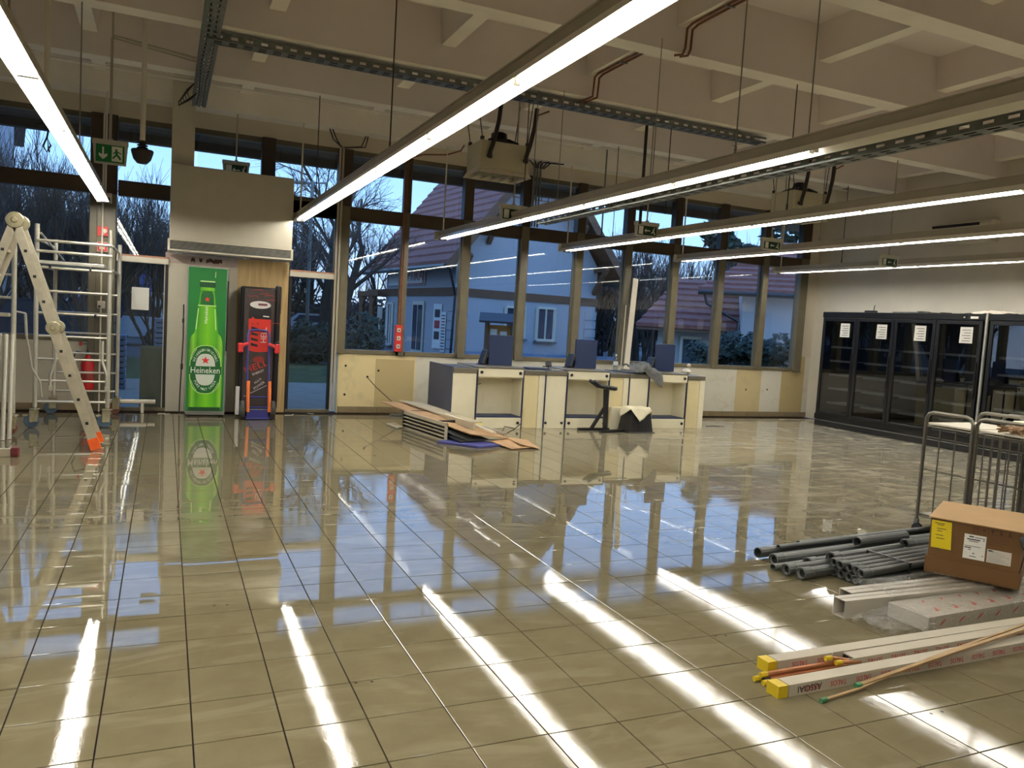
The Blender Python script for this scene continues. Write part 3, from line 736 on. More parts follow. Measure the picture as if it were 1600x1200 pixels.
flat(sym([(.114,1.495),(.113,1.507)], fy-.0047), M_hl, 'neck_ring', door)
for s, x0_, x1_ in ((-1, .138, .112), (1, .124, .104)):
    flat([(cx+s*x0_, fy-.0046, 1.18), (cx+s*(x0_-.012), fy-.0046, 1.18), (cx+s*(x1_-.010), fy-.0046, 1.46), (cx+s*x1_, fy-.0046, 1.46)], M_hl, 'neck_highlight', door)
def ell(a, c, zc, y, n=28): return [(cx+a*math.cos(2*PI*i/n), y, zc+c*math.sin(2*PI*i/n)) for i in range(n)]
def roundrect(a, c, zc, y, n=7, p=2.6):
    out = []
    for i in range(4*n):
        th = 2*PI*i/(4*n); co, si = math.cos(th), math.sin(th)
        out.append((cx+a*abs(co)**(2/p)*(1 if co > 0 else -1), y, zc+c*abs(si)**(2/p)*(1 if si > 0 else -1)))
    return out
zl = .64
flat(roundrect(.200, .330, zl, fy-.0046), M_hl, 'label_rim', door); flat(roundrect(.192, .322, zl, fy-.0056), M_lg, 'label_field', door)
flat(roundrect(.125, .215, zl, fy-.0066), M_lab, 'label_oval', door)
flat([(cx-.205, fy-.0078, .575), (cx+.205, fy-.0078, .575), (cx+.205, fy-.0078, .685), (cx-.205, fy-.0078, .685)], M_lg, 'label_band', door)
M0 = lambda x, z, y=fy-.0092: frame((x, y, z), (1, 0, 0), (0, 0, 1))
textobj('Heineken', .118, M_wprint, door, M0(cx, .628), wide=.83)
for s_, tx, z0_, sg in (('HEINEKEN ORIGINAL', 0, zl, 1), ('PURE MALT LAGER', 0, zl, -1)):
    n = len(s_)
    for i, ch in enumerate(s_):
        if ch == ' ': continue
        a = (PI/2 - (i-(n-1)/2)*(2.35/n)) if sg > 0 else (-PI/2 + (i-(n-1)/2)*(2.0/n))
        px, pz = cx+.158*math.cos(a), zl+.268*math.sin(a)
        nx, nz = math.cos(a)/.158, math.sin(a)/.268; L = math.hypot(nx, nz); nx, nz = nx/L*sg, nz/L*sg
        textobj(ch, .046, M_wprint, door, frame((px, fy-.0072, pz), (nz, 0, -nx), (nx, 0, nz)), name='label_letter', wide=.85)
def star(x, z, r, y): return [(x+(r if i % 2 == 0 else r*.42)*math.sin(PI*i/5), y, z+(r if i % 2 == 0 else r*.42)*math.cos(PI*i/5)) for i in range(10)]
flat(star(cx, .765, .055, fy-.0086), M_star, 'label_star', door); flat(star(cx+.0, 1.585, .036, fy-.0056), M_star, 'neck_star', door)
textobj('Heineken', .062, M_wprint, door, frame((cx-.008, fy-.0058, 1.375), (0, 0, 1), (-1, 0, 0)), wide=.95)
for a0 in (.5, 2.2, 3.6, 5.2):
    pts = [(cx+.196*math.cos(a0+k*.09), fy-.0062, zl+.340*math.sin(a0+k*.09)) for k in range(7)]; pts += [(cx+.190*math.cos(a0+k*.09), fy-.0062, zl+.333*math.sin(a0+k*.09)) for k in range(6, -1, -1)]
    flat(pts, M_hl, 'label_glint', door, .0004)
flat([(cx+.09, fy-.004, 1.88), (cx+.098, fy-.004, 1.88), (cx+.1, fy-.004, 1.96), (cx+.094, fy-.004, 1.96)], M_hl, 'picture_glint', door)

# --- black energy drink fridge
bx0, bx1, by, bz = .935, 1.46, 11.38, 1.80
t = thing('energy_drink_fridge', 'tall black drinks fridge with a red can picture, beside the green one', 'fridge', ((bx0+bx1)/2, 11.6, 0))
M_fr = mat('fridge_black', rgb(28, 26, 27), .3, var=.08); M_pic = mat('picture_charcoal', rgb(58, 48, 44), .4, var=.2, scale=8)
M_red = mat('can_red', rgb(196, 44, 32), .35, var=.12); M_sil = mat('can_silver', rgb(206, 202, 198), .3); M_dred = mat('line_red', rgb(132, 40, 34), .5)
b = MB(); b.bbox((bx0, by+.05, .02), (bx1, W-.03, bz), .02); b.build('cabinet', M_fr, t)
b = MB(); b.bbox((bx0+.03, by, .05), (bx1-.06, by+.05, bz-.01), .015); door = b.build('door', M_fr, t)
b = MB(); b.tube([(bx1-.03, by+.03, .12), (bx1-.03, by+.03, 1.0), (bx1-.03, by+.03, 1.82)], .035, 10); b.bbox((bx1-.075, by, 1.42), (bx1+.01, by+.06, 1.84), .03); b.bbox((bx1-.06, by-.005, .78), (bx1+.005, by+.06, 1.06), .01); b.build('corner_column', M_fr, t)
b = MB(); b.bbox((bx0-.03, by-.02, .03), (bx0+.02, by+.03, .42), .004); b.build('corner_guard', M_sil, t)
flat([(bx0+.055, by-.0015, .10), (bx1-.085, by-.0015, .10), (bx1-.085, by-.0015, bz-.03), (bx0+.055, by-.0015, bz-.03)], M_pic, 'door_picture', door)
cx = (bx0+bx1)/2-.005; q = by-.003
flat([(cx-.145, q, .93), (cx+.145, q, .93), (cx+.150, q, 1.48), (cx+.13, q, 1.54), (cx-.13, q, 1.54), (cx-.150, q, 1.48)], M_red, 'can_body', door)
flat([(cx-.150, q-.001, 1.36), (cx+.150, q-.001, 1.36), (cx+.150, q-.001, 1.48), (cx+.13, q-.001, 1.54), (cx-.13, q-.001, 1.54), (cx-.150, q-.001, 1.48)], M_fr, 'can_shoulder', door)
flat(ell(.138, .052, 1.555, q-.002), M_sil, 'can_lid', door)
flat([(cx-.03, q-.003, 1.545), (cx+.09, q-.003, 1.545), (cx+.09, q-.003, 1.575), (cx-.03, q-.003, 1.575)], mat('tab', rgb(110, 60, 66), .4), 'can_tab', door)
flat(ell(.145, .03, .935, q-.0015), M_red, 'can_bottom', door)
for k in range(5): flat([(cx-.11, q-.002, .99+k*.075), (cx-.02, q-.002, .975+k*.075), (cx-.02, q-.002, 1.005+k*.075), (cx-.11, q-.002, 1.03+k*.075)], M_fr, 'can_stripe', door)
flat([(cx-.13, q-.0025, 1.31), (cx-.02, q-.0025, 1.26), (cx-.05, q-.0025, 1.35), (cx-.1, q-.0025, 1.39)], M_red, 'can_horn', door)
flat([(cx+.04, q-.0025, 1.395), (cx+.12, q-.0025, 1.39), (cx+.12, q-.0025, 1.405), (cx+.04, q-.0025, 1.41)], M_sil, 'can_print', door)
textobj('HELL', .11, M_sil, door, frame((cx+.06, q-.0028, 1.14), (0, 0, 1), (-1, 0, 0)), wide=.9)
r45 = frame((cx-.03, q-.001, .70), (1, 0, .42), (-.42, 0, 1))
textobj('HELL', .12, M_red, door, r45, wide=1.25); textobj('ENERGY', .045, M_sil, door, frame((cx+.0, q-.001, .62), (1, 0, .45), (-.45, 0, 1)))
textobj('POWER', .05, M_sil, door, frame((cx+.02, q-.001, .44), (1, 0, .75), (-.75, 0, 1))); textobj('MULTI', .04, M_sil, door, frame((cx+.0, q-.001, .50), (1, 0, .75), (-.75, 0, 1)))
flat(ell(.075, .045, .80, q-.0005), M_dred, 'logo_ring', door)
for k, (x_, z_) in enumerate(((-.16, 1.66), (-.02, 1.70), (.05, 1.68), (-.10, 1.75), (.08, 1.62), (.14, 1.30))):
    flat([(cx+x_, q-.0005, z_), (cx+x_+.11, q-.0005, z_+.01), (cx+x_+.12, q-.0005, z_-.012), (cx+x_+.13, q-.0005, z_-.002), (cx+x_+.11, q-.0005, z_+.022), (cx+x_, q-.0005, z_+.01)], M_dred, 'lava_line', door)
flat([(cx-.18, q-.001, .28), (cx+.12, q-.001, .44), (cx+.12, q-.001, .447), (cx-.18, q-.001, .287)], M_sil, 'print_line', door)

# --- hand truck leaning in front of it
M_blue = mat('blue_enamel', rgb(44, 46, 116), .4); M_orange = mat('orange_enamel', rgb(232, 116, 40), .4); M_rubber = mat('tyre_rubber', rgb(58, 58, 52), .7); M_grip = mat('red_grip', rgb(196, 44, 44), .5)
t = thing('hand_truck', 'blue and orange hand truck with red grips in front of the black fridge', 'hand truck', (1.18, 11.2, 0))
xl, xr_ = 1.035, 1.315
b = MB()
for x in (xl, xr_): b.tube([(x, 11.13, .13), (x, 11.20, .48), (x, 11.26, .8), (x, 11.31, 1.12)], .016, 8)
b.tube([(xl, 11.31, 1.12), (xl+.02, 11.33, 1.20), ((xl+xr_)/2, 11.335, 1.21), (xr_-.02, 11.33, 1.20), (xr_, 11.31, 1.12)], .016, 8)
for z, y in ((.16, 11.14), (.30, 11.165)): b.tube([(xl, y, z), (xr_, y, z)], .012, 6)
b.build('frame', M_blue, t)
for x in (xl, xr_):
    b = MB(); b.tube([(x+.012, 11.105, .10), (x+.012, 11.16, .52)], .022, 8); b.build('leg', M_orange, t)
for s, x in ((-1, xl), (1, xr_)):
    b = MB(); b.tube([(x, 11.29, 1.02), (x+s*.06, 11.25, 1.0), (x+s*.10, 11.2, .96)], .024, 8); b.bbox((x+s*.10-.035, 11.17, .90), (x+s*.10+.035, 11.23, 1.03), .015); b.build('grip', M_grip, t)
for s, x in ((-1, xl-.06), (1, xr_+.06)):
    b = MB(); b.lathe([(.06, -.026), (.118, -.026), (.128, -.012), (.128, .012), (.118, .026), (.06, .026)], (x, 11.12, .13), 18, 'X'); wv = b.build('wheel', M_rubber, t, smooth=False)
    b = MB(); b.lathe([(.02, -.034), (.062, -.03), (.062, .03), (.02, .034)], (x, 11.12, .13), 12, 'X'); b.build('hub', M_galv, wv)
b = MB(); b.tube([(xl-.09, 11.12, .13), (xr_+.09, 11.12, .13)], .011, 6); b.build('axle', M_galv, t)
b = MB(); b.bbox((xl-.02, 11.05, .008), (xr_+.02, 11.33, .022), .003); b.box((xl, 11.11, .02), (xr_, 11.125, .13)); b.build('toe_plate', M_blue, t)

# ---------------------------------------------------------------- checkout counters
M_cream = mat('counter_cream', rgb(232, 225, 196), .45, var=.03); M_cream2 = mat('counter_cream_side', rgb(222, 208, 162), .5, var=.03)
M_navy = mat('navy_edging', rgb(30, 40, 66), .45); M_navyp = mat('navy_panel', rgb(58, 66, 84), .5, var=.05); M_scr = mat('navy_screen', rgb(16, 38, 78), .55, var=.04)
M_top = mat('worktop_grey', rgb(98, 92, 78), .4, var=.06); M_beltm = mat('belt_rubber', rgb(56, 58, 62), .6)
yf, yb = 10.30, 11.12
def counter(k, x):
    t = thing('checkout_counter', ('leftmost cream checkout counter with a navy end panel', 'middle cream checkout counter, behind the black stool', 'rightmost cream checkout counter, with the grey jacket on it')[k], 'checkout counter', (x+.72, 10.7, 0), 'row of checkout counters')
    z1 = .78
    if k == 0:
        b = MB(); b.bbox((x-.022, yf+.0, 0), (x, yb+.2, .87), .003); b.build('end_panel', M_navyp, t)
    b = MB(); b.bbox((x, yf+.01, .0), (x+.355, yf+.03, z1), .002); b.box((x+.01, yf+.03, .0), (x+.355, yb, z1)); b.build('side_panel', M_cream, t)
    b = MB(); b.bbox((x+.003, yf-.005, z1), (x+.358, yb+.05, .845), .006); b.build('worktop', M_top, t)
    b = MB(); b.box((x+.03, yf+.05, .845), (x+.345, yb, .852)); b.build('conveyor_belt', M_beltm, t)
    # upright navy edges
    for xx in (x+.357, x+1.072) + ((x-.004,) if k else ()):
        b = MB(); b.bbox((xx, yf-.012, .0), (xx+.016, yf+.02, .83 if xx > x else .79), .003); b.build('edge_strip', M_navy, t)
    # alcove
    xa, xb = x+.373, x+1.072
    b = MB(); b.bbox((xa, yf-.008, .735), (xb, yf+.02, .855), .004); b.build('top_rail', M_cream, t)
    b = MB(); b.bbox((xa, yf-.008, .0), (xb, yf+.02, .155), .004); b.build('bottom_rail', M_cream, t)
    b = MB(); b.bbox((xa, yf-.006, .155), (xb, yf+.34, .172), .002); b.build('foot_shelf', M_scr, t)
    b = MB(); b.box((xa, yf+.34, .0), (xb, yf+.36, .85)); b.box((xa, yf+.02, .172), (xa+.012, yf+.34, .85)); b.box((xb-.012, yf+.02, .172), (xb, yf+.34, .85)); b.box((xa+.012, yf+.02, .72), (xb-.012, yf+.34, .735)); b.build('alcove_lining', M_cream, t)
    b = MB(); b.bbox((xa-.01, yf-.015, .855), (xb+.012, yb+.05, .875), .004); b.build('till_top', M_top, t)
    for z in (.80, .08):
        for xx in (xa+.05, xb-.05):
            b = MB(); b.lathe([(.001, -.016), (.020, -.016), (.023, -.010), (.023, 0)], (xx, yf-.006, z), 12, 'Y'); b.build('round_cap', M_black, t)
    if k:
        for xx in (x+.045, x+.31):
            b = MB(); b.lathe([(.001, -.014), (.018, -.014), (.021, -.008), (.021, 0)], (xx, yf+.012, .08), 12, 'Y'); b.build('round_cap', M_black, t)
    # narrow recessed panels on the right
    b = MB(); b.bbox((xb+.018, yf+.015, 0), (xb+.26, yf+.035, z1), .002); b.box((xb+.018, yf+.035, 0), (xb+.36, yb, z1)); b.build('narrow_panel', M_cream2, t)
    b = MB(); b.bbox((xb+.264, yf+.005, 0), (xb+.36, yf+.035, z1), .002); b.build('narrow_panel', M_cream, t)
    b = MB(); b.bbox((xb+.018, yf-.004, z1), (xb+.362, yb+.05, .845), .006); b.build('worktop', M_top, t)
    # marks where things were unscrewed
    if k == 0:
        b = MB(); b.lathe([(.001, -.01), (.016, -.01), (.016, 0)], (xa+.11, yf+.34, .57), 8, 'Y'); b.tube([(xa+.11, yf+.33, .575), (xa+.13, yf+.31, .60), (xa+.17, yf+.30, .615)], .005, 5); b.build('cable_outlet', M_cable, t)
    # navy screen at the back
    xs = x+.71+ (.01, .025, .07)[k]
    b = MB(); b.bbox((xs, 10.80, .875), (xs+.385, 10.83, 1.325), .006); b.build('privacy_screen', M_scr, t)
    b = MB(); b.bbox((xs-.02, 10.84, .875), (xs+.05, 10.90, 1.0), .01); b.build('screen_bracket', M_black, t)
    return t
cx0 = 3.672
for k in range(3): counter(k, cx0+1.435*k)
# things on the counters
def card_terminal(x, y, lab, g='card terminals on the counters'):
    t = thing('card_terminal', lab, 'card terminal', (x, y, .85), g)
    b = MB(); b.tube([(x, y, .852), (x, y, .90)], .012, 6); b.lathe([(.04, .852), (.04, .858)], (x, y, 0), 10); b.build('stand', M_black, t)
    b = MB(); b.bbox((-.05, -.015, -.03), (.05, .02, .045), .01, Matrix.Translation((x, y, .925)) @ Matrix.Rotation(-.5, 4, 'X')); b.build('body', M_black, t)
    b = MB(); b.bbox((-.03, -.019, .0), (.03, -.014, .035), .001, Matrix.Translation((x, y, .925)) @ Matrix.Rotation(-.5, 4, 'X')); b.build('display', M_dark, t)
    return t
card_terminal(5.30, 10.62, 'small black card terminal on a stand, right of the left checkout')
def mon(x, y, lab):
    t = thing('till_monitor', lab, 'monitor', (x, y, .85), 'till monitors beside the screens')
    b = MB(); b.bbox((-.02, -.10, 0), (.02, .10, .22), .008, Matrix.Translation((x, y, .885)) @ Matrix.Rotation(.3, 4, 'Y')); b.build('housing', M_black, t)
    b = MB(); b.bbox((x-.06, y-.06, .8752), (x+.08, y+.06, .89), .004); b.build('foot', M_black, t)
mon(4.30, 10.86, 'black till monitor left of the leftmost navy screen'); mon(5.76, 10.86, 'black till monitor left of the middle navy screen'); mon(7.24, 10.86, 'black till monitor left of the right navy screen')
b = MB(); b.bbox((4.93, 10.5, .846), (5.24, 10.72, .875), .006, None); b.build('keyboard_tray', mat('dark_blue_tray', rgb(42, 50, 70), .5), label='flat dark blue keyboard tray lying between the left and middle checkouts', cat='tray')
b = MB(); b.grid(lambda u, v: (5.27+.22*u, 10.42+.16*v, .8535+.004*math.sin(5*u+3*v)), 6, 4); b.prism([(5.29, 10.44, .846), (5.47, 10.44, .846), (5.47, 10.56, .846), (5.29, 10.56, .846)], (0, 0, .005)); b.build('paper_sheets', M_paper, label='loose white papers lying beside the small card terminal', cat='paper')
# water bottle
M_pet = glass('clear_plastic', (.86, .92, .92), .12, .05)
t = thing('water_bottle', 'clear plastic water bottle standing on the counter beside the jacket', 'bottle', (6.52, 10.7, .845))
b = MB(); b.lathe([(.001, .846), (.036, .846), (.038, .86), (.038, .94), (.034, .955), (.038, .97), (.038, 1.04), (.022, 1.085), (.013, 1.10)], (6.52, 10.7, 0), 14); b.build('body', M_pet, t, smooth=True)
b = MB(); b.lathe([(.039, .95), (.039, 1.01)], (6.52, 10.7, 0), 14); b.build('label_wrap', mat('bottle_label', rgb(196, 206, 210), .5), t)
b = MB(); b.lathe([(.015, 1.10), (.015, 1.125), (.001, 1.126)], (6.52, 10.7, 0), 10); b.build('cap', M_white, t)
# grey jacket hanging over the front
M_jack = mat('grey_knit', rgb(92, 94, 94), .95, var=.25, scale=30, bump=.4)
def jacket(u, v):
    x = 6.70+.40*u - .10*v*(1-u); s = v*1.15
    lump = .05*math.sin(7*u+2)*math.sin(5*v+1)+.03*math.sin(17*u+9*v)
    if s < .75: y = 10.78-s*.68; z = .905+lump*.8+.09*math.sin(PI*min(1, u*1.1))*(1-.4*s)
    else: y = 10.265-.02*math.sin(9*u); z = .89+lump*.4-(s-.75)*(.9*max(0, u-.35)+.02)
    return (x+.02*math.sin(9*v), y+.02*lump, max(z, .885 if s < .75 else -1))
b = MB(); b.grid(jacket, 26, 26); o = b.build('grey_jacket', M_jack, smooth=True, label='crumpled grey knitted jacket draped over the right checkout counter', cat='jacket')
sm = o.modifiers.new('thick', 'SOLIDIFY'); sm.thickness = .012
M_bag = mat('white_plastic_bag', rgb(222, 214, 200), .5, var=.08)
def crumple(name, c, r, m, lab, cat, seed, sq=.6):
    rnd = random.Random(seed); b = MB(); n, k = 9, 6
    vs = []
    def f(u, v):
        th, ph = 2*PI*u, PI*v; q = 1+.22*math.sin(5*th+seed)*math.sin(3*ph)+rnd.uniform(-.12, .12)*(0 < u < 1)
        return (c[0]+r*q*math.sin(ph)*math.cos(th), c[1]+r*q*math.sin(ph)*math.sin(th), c[2]+r*sq*(1-math.cos(ph)*q*.9))
    b.grid(f, n, k); return b.build(name, m, label=lab, cat=cat)
crumple('plastic_bag', (7.90, 10.72, .846), .08, M_bag, 'small crumpled white bag at the right end of the checkouts', 'bag', 4)
t = thing('receipt_roll_holder', 'small white dispenser standing behind the crumpled bag', 'dispenser', (8.0, 10.8, .845))
b = MB(); b.tube([(8.0, 10.8, .846), (8.0, 10.8, .97)], .012, 6); b.build('stem', M_white, t)
b = MB(); b.lathe([(.001, .965), (.03, .97), (.034, .995), (.02, 1.015), (.001, 1.02)], (8.0, 10.8, 0), 10); b.build('head', M_white, t)
# leaning white board behind the right checkout
t = thing('white_batten', 'long thin white batten leaning upright against the windows behind the checkouts', 'batten', (7.1, 11.5, .9))
b = MB(); b.bar((7.22, 11.55, .0), (7.50, 11.84, 2.42), .10, .02, (0, -1, 0)); b.build('board', M_white, t)
b = MB(); b.tube([(7.10, 11.5, .0), (7.33, 11.82, 1.95)], .008, 6); b.build('cord', M_white, t)
# sit-stand stool
t = thing('sit_stand_stool', 'black saddle stool on a leaning post with a flat foot, before the middle checkout', 'stool', (5.95, 10.05, 0))
b = MB(); b.bar((5.60, 10.12, .018), (6.12, 10.12, .018), .05, .034); b.bar((5.83, 9.86, .018), (6.32, 9.98, .018), .06, .034); b.build('base', M_black, t)
b = MB(); b.bar((6.02, 10.06, .03), (5.99, 10.06, .62), .05, .05); b.bar((5.80, 10.08, .03), (6.0, 10.06, .36), .045, .04); b.build('post', M_black, t)
b = MB(); b.tube([(5.99, 10.06, .60), (5.985, 10.06, .665)], .02, 8); b.build('gas_lift', M_galv, t)
def seat(u, v):
    x = 5.76+.38*u; y = 9.98+.20*v*(.55+.45*math.sin(PI*(.15+.7*u))) ; return (x, y, .715-.05*u+.05*max(0, .3-u)/.3-.02*math.cos(PI*(v-.5)))
b = MB(); b.grid(seat, 10, 6); o = b.build('seat', M_black, t, smooth=True); sm = o.modifiers.new('thick', 'SOLIDIFY'); sm.thickness = .045; sm.offset = -1
b = MB(); b.tube([(5.98, 10.0, .665), (5.92, 9.96, .64), (5.87, 9.96, .645)], .008, 6); b.build('lever', M_black, t)
# black bin with cloth
t = thing('black_bin', 'black tapered plastic bin standing on a tray before the right checkout', 'bin', (6.5, 10.0, 0))
b = MB(); n = 4
P = lambda s, z: [(6.50+a*s*.20, 9.98+c*s*.15, z) for a, c in ((-1,-1),(1,-1),(1,1),(-1,1))]
vs = P(1.05, .012)+P(.80, .36)+P(.74, .36)+P(.97, .03)
b._add(vs, [(0,3,2,1)]+[(i, (i+1)%4, (i+1)%4+4, i+4) for i in range(4)]+[(i+4, (i+1)%4+4, (i+1)%4+8, i+8) for i in range(4)]+[(i+8, (i+1)%4+8, (i+1)%4+12, i+12) for i in range(4)]+[(12,13,14,15)])
b.build('body', M_black, t)
for i in range(7):
    b = MB(); x = 6.34+i*.05; b.bar((x, 9.828, .05), (6.5+(x-6.5)*.8, 9.858, .30), .008, .012, (0, -1, 0)); b.build('rib', M_black, t)
b = MB(); b.bbox((6.26, 9.80, 0), (6.74, 10.16, .014), .006); b.build('tray', M_black, t)
M_cloth = mat('cream_cloth', rgb(226, 218, 188), .9, var=.06, bump=.3)
def cloth(u, v):
    a, c = (u*2-1)*.23, (v*2-1)*.25; ca, sa = math.cos(.62), math.sin(.62)
    x, y = a*ca-c*sa, a*sa+c*ca
    ex = max(0, abs(x)-.165); ey = max(0, abs(y)-.125); d = math.hypot(ex, ey)
    return (6.49+x-(.55*ex if x > 0 else -.55*ex), 9.98+y-(.70*ey if y > 0 else -.70*ey), .372+.006*math.sin(40*a+9*c)-.95*d)
b = MB(); b.grid(cloth, 20, 16); o = b.build('cream_cloth', M_cloth, smooth=True, label='cream cloth thrown over the black plastic bin', cat='cloth'); sm = o.modifiers.new('thick', 'SOLIDIFY'); sm.thickness = .006; sm.offset = 1
# cream side board next to the bin
b = MB(); b.bbox((6.20, 10.20, 0), (6.47, 10.275, .34), .004); b.build('cream_board', M_cream, label='short cream board standing against the counter behind the cloth bin', cat='board')
b = MB(); b.tube([(8.25, 10.55, .006), (8.45, 10.6, .006), (8.6, 10.52, .006)], .005, 5); b.build('floor_cord', M_cable, label='short dark cord lying on the floor at the right end of the checkouts', cat='cord')
# red plate with three call points on the window pipe
t = thing('copper_conduit', 'copper coloured conduit running down the window mullion to a red plate', 'conduit', (3.30, 11.80, .95))
b = MB()
for dx in (0, .03): b.tube([(3.285+dx, 11.83, 3.93), (3.285+dx, 11.83, 1.38)], .012, 8)
b.tube([(3.3, 11.80, 3.9), (3.5, 11.7, 3.97), (3.85, 11.6, 4.0), (4.05, 11.55, 4.08), (4.08, 11.5, 4.16)], .012, 6); b.build('pipe', M_cond, t)
M_redm = mat('signal_red', rgb(196, 40, 34), .45)
b = MB(); b.bbox((3.235, 11.815, .97), (3.345, 11.865, 1.38), .006); pl = b.build('plate', M_redm, t)
for i in range(3):
    b = MB(); b.bbox((3.262, 11.805, 1.02+i*.125), (3.318, 11.816, 1.085+i*.125), .004); s_ = b.build('call_point', M_white, pl)
    b = MB(); b.lathe([(.001, -.012), (.012, -.012), (.012, -.009)], (3.29, 11.812, 1.052+i*.125), 8, 'Y'); b.build('button', M_black, pl)
# ---------------------------------------------------------------- left: scaffold, ladder and what stands round them
M_pole = mat('scaffold_tube', rgb(190, 186, 170), .38, .55, var=.08, scale=14)
M_brownw = mat('brown_wheel', rgb(112, 66, 48), .6); M_bluew = mat('blue_wheel', rgb(66, 86, 104), .5); M_zinc = mat('zinc_fitting', rgb(168, 160, 130), .4, .6, var=.15, scale=20)
def castor(root, x, y, wm, ztop=.22):
    b = MB(); b.lathe([(.055, ztop-.012), (.055, ztop)], (x, y, 0), 12); b.tube([(x, y, ztop-.05), (x, y, ztop+.10)], .016, 8)
    for s in (-1, 1): b.bbox((x-.05, y+s*.028-.004, .07), (x+.03, y+s*.028+.004, ztop-.012), .002)
    b.bbox((x-.055, y-.03, ztop-.05), (x+.04, y+.03, ztop-.03), .004); f = b.build('castor', M_zinc, root)
    b = MB(); b.lathe([(.02, -.018), (.070, -.016), (.078, -.008), (.078, .008), (.070, .016), (.02, .018)], (x-.03, y, .079), 18, 'Y'); b.build('castor_wheel', wm, f)
    b = MB(); b.tube([(x-.03, y-.035, .079), (x-.03, y+.035, .079)], .014, 8); b.bbox((x-.12, y-.012, .13), (x-.06, y+.012, .15), .004); b.build('brake_lever', M_zinc, f)
def sc_frame(root, x0, x1, y, zt, rungs, r=.024):
    for x in (x0, x1):
        b = MB(); b.tube([(x, y, .24), (x, y, zt)], r, 10); b.lathe([(r+.003, zt-.07), (r+.003, zt-.06)], (x, y, 0), 10); b.build('post', M_pole, root, smooth=False)
    for z in rungs:
        b = MB(); b.tube([(x0, y, z), (x1, y, z)], .014, 8); b.build('rung', M_pole, root)
t = thing('scaffold_tower', 'aluminium scaffold tower on castors in front of the left window', 'scaffold', (-.96, 10.95, 0))
yfr, yre = 10.3, 11.55
sc_frame(t, -1.335, -.60, yfr, 2.30, (.30, .54, .79, 1.05, 1.31, 1.56))
sc_frame(t, -1.29, -.565, yre, 2.22, (.30, .54, .79, 1.05, 1.31, 1.56))
for x, y, wm in ((-1.335, yfr, M_bluew), (-.60, yfr, M_bluew), (-1.29, yre, M_bluew), (-.565, yre, M_brownw)): castor(t, x, y, wm)
b = MB(); b.bbox((-1.32, yfr-.02, 1.86), (-.66, yre, 1.90), .006); b.build('platform', M_alu, t)
b = MB(); b.box((-1.30, yfr, 1.901), (-.68, yre-.02, 1.908)); b.build('platform_deck', M_black, t)
for z in (1.82, 2.0, 2.12):
    b = MB(); b.tube([(-1.335, yfr-.03, z), (-.58, yfr-.03, z)], .016, 8); b.build('guard_rail', M_pole, t)
for x in (-1.31, -.58):
    b = MB(); b.tube([(x, yfr, 2.12), (x, yre, 2.12)], .014, 8); b.tube([(x, yfr, 1.84), (x, yre, 1.84)], .016, 8); b.build('side_rail', M_pole, t)
for x, xs in ((-1.13, -1), (-.66, 1)):
    b = MB(); b.tube([(x, yfr-.04, 1.02), (x+.0, yfr-.05, .78), (x+xs*.05, yfr-.06, .62), (x+xs*.05, yfr-.06, .47)], .016, 8); b.bbox((x+xs*.05-.02, yfr-.08, .43), (x+xs*.05+.02, yfr-.04, .49), .005); b.build('brace', M_pole, t)
b = MB(); b.tube([(-1.30, yfr, .42), (-.62, yfr, 1.2)], .0, 4); 
for x, z in ((-.80, 1.835), (-.74, 1.30), (-1.2, 1.835)):
    b = MB(); b.bbox((x-.012, yfr-.055, z-.022), (x+.012, yfr-.005, z+.022), .004); b.build('hook', M_black, t)
b = MB(); b.tube([(-1.30, yfr, 2.2), (-1.12, yre, 1.86)], .013, 8); b.build('diagonal', M_pole, t)
t = thing('scaffold_section', 'second scaffold frame with a brown castor at the left edge of the photo', 'scaffold', (-1.85, 9.74, 0))
sc_frame(t, -2.2, -1.465, 9.74, 2.02, (.45, .75, 1.05, 1.28, 1.46, 1.70))
castor(t, -1.465, 9.74, M_brownw); castor(t, -2.2, 9.74, M_brownw)
b = MB(); b.bbox((-1.70, 9.70, 1.26), (-1.50, 9.78, 1.30), .004); b.build('ledger', M_pole, t)
b = MB(); b.tube([(-1.40, 10.02, 1.30), (-1.385, 10.02, 1.05)], .014, 6); b.tube([(-1.385, 10.02, 1.05), (-1.33, 10.02, .70), (-1.25, 10.02, .55), (-1.235, 10.02, .38)], .011, 6); b.tube([(-1.40, 10.02, 1.30), (-1.45, 9.76, 1.32)], .01, 6)
b.build('hanging_brace', M_pole, t)
for i, (x, y, lab) in enumerate(((-1.500, 9.40, 'bare upright tube nearest the photo edge, leaning at the left scaffold frame'), (-1.452, 9.46, 'bare upright tube just left of the brown castor'), (-1.56, 9.43, 'upright tube partly cut by the left photo edge'))):
    b = MB(); b.tube([(x, y, .0), (x-.012, y+.22, 1.08)], .023, 10); b.build('loose_tube', M_pole, label=lab, cat='tube', group='loose scaffold tubes at the left edge')
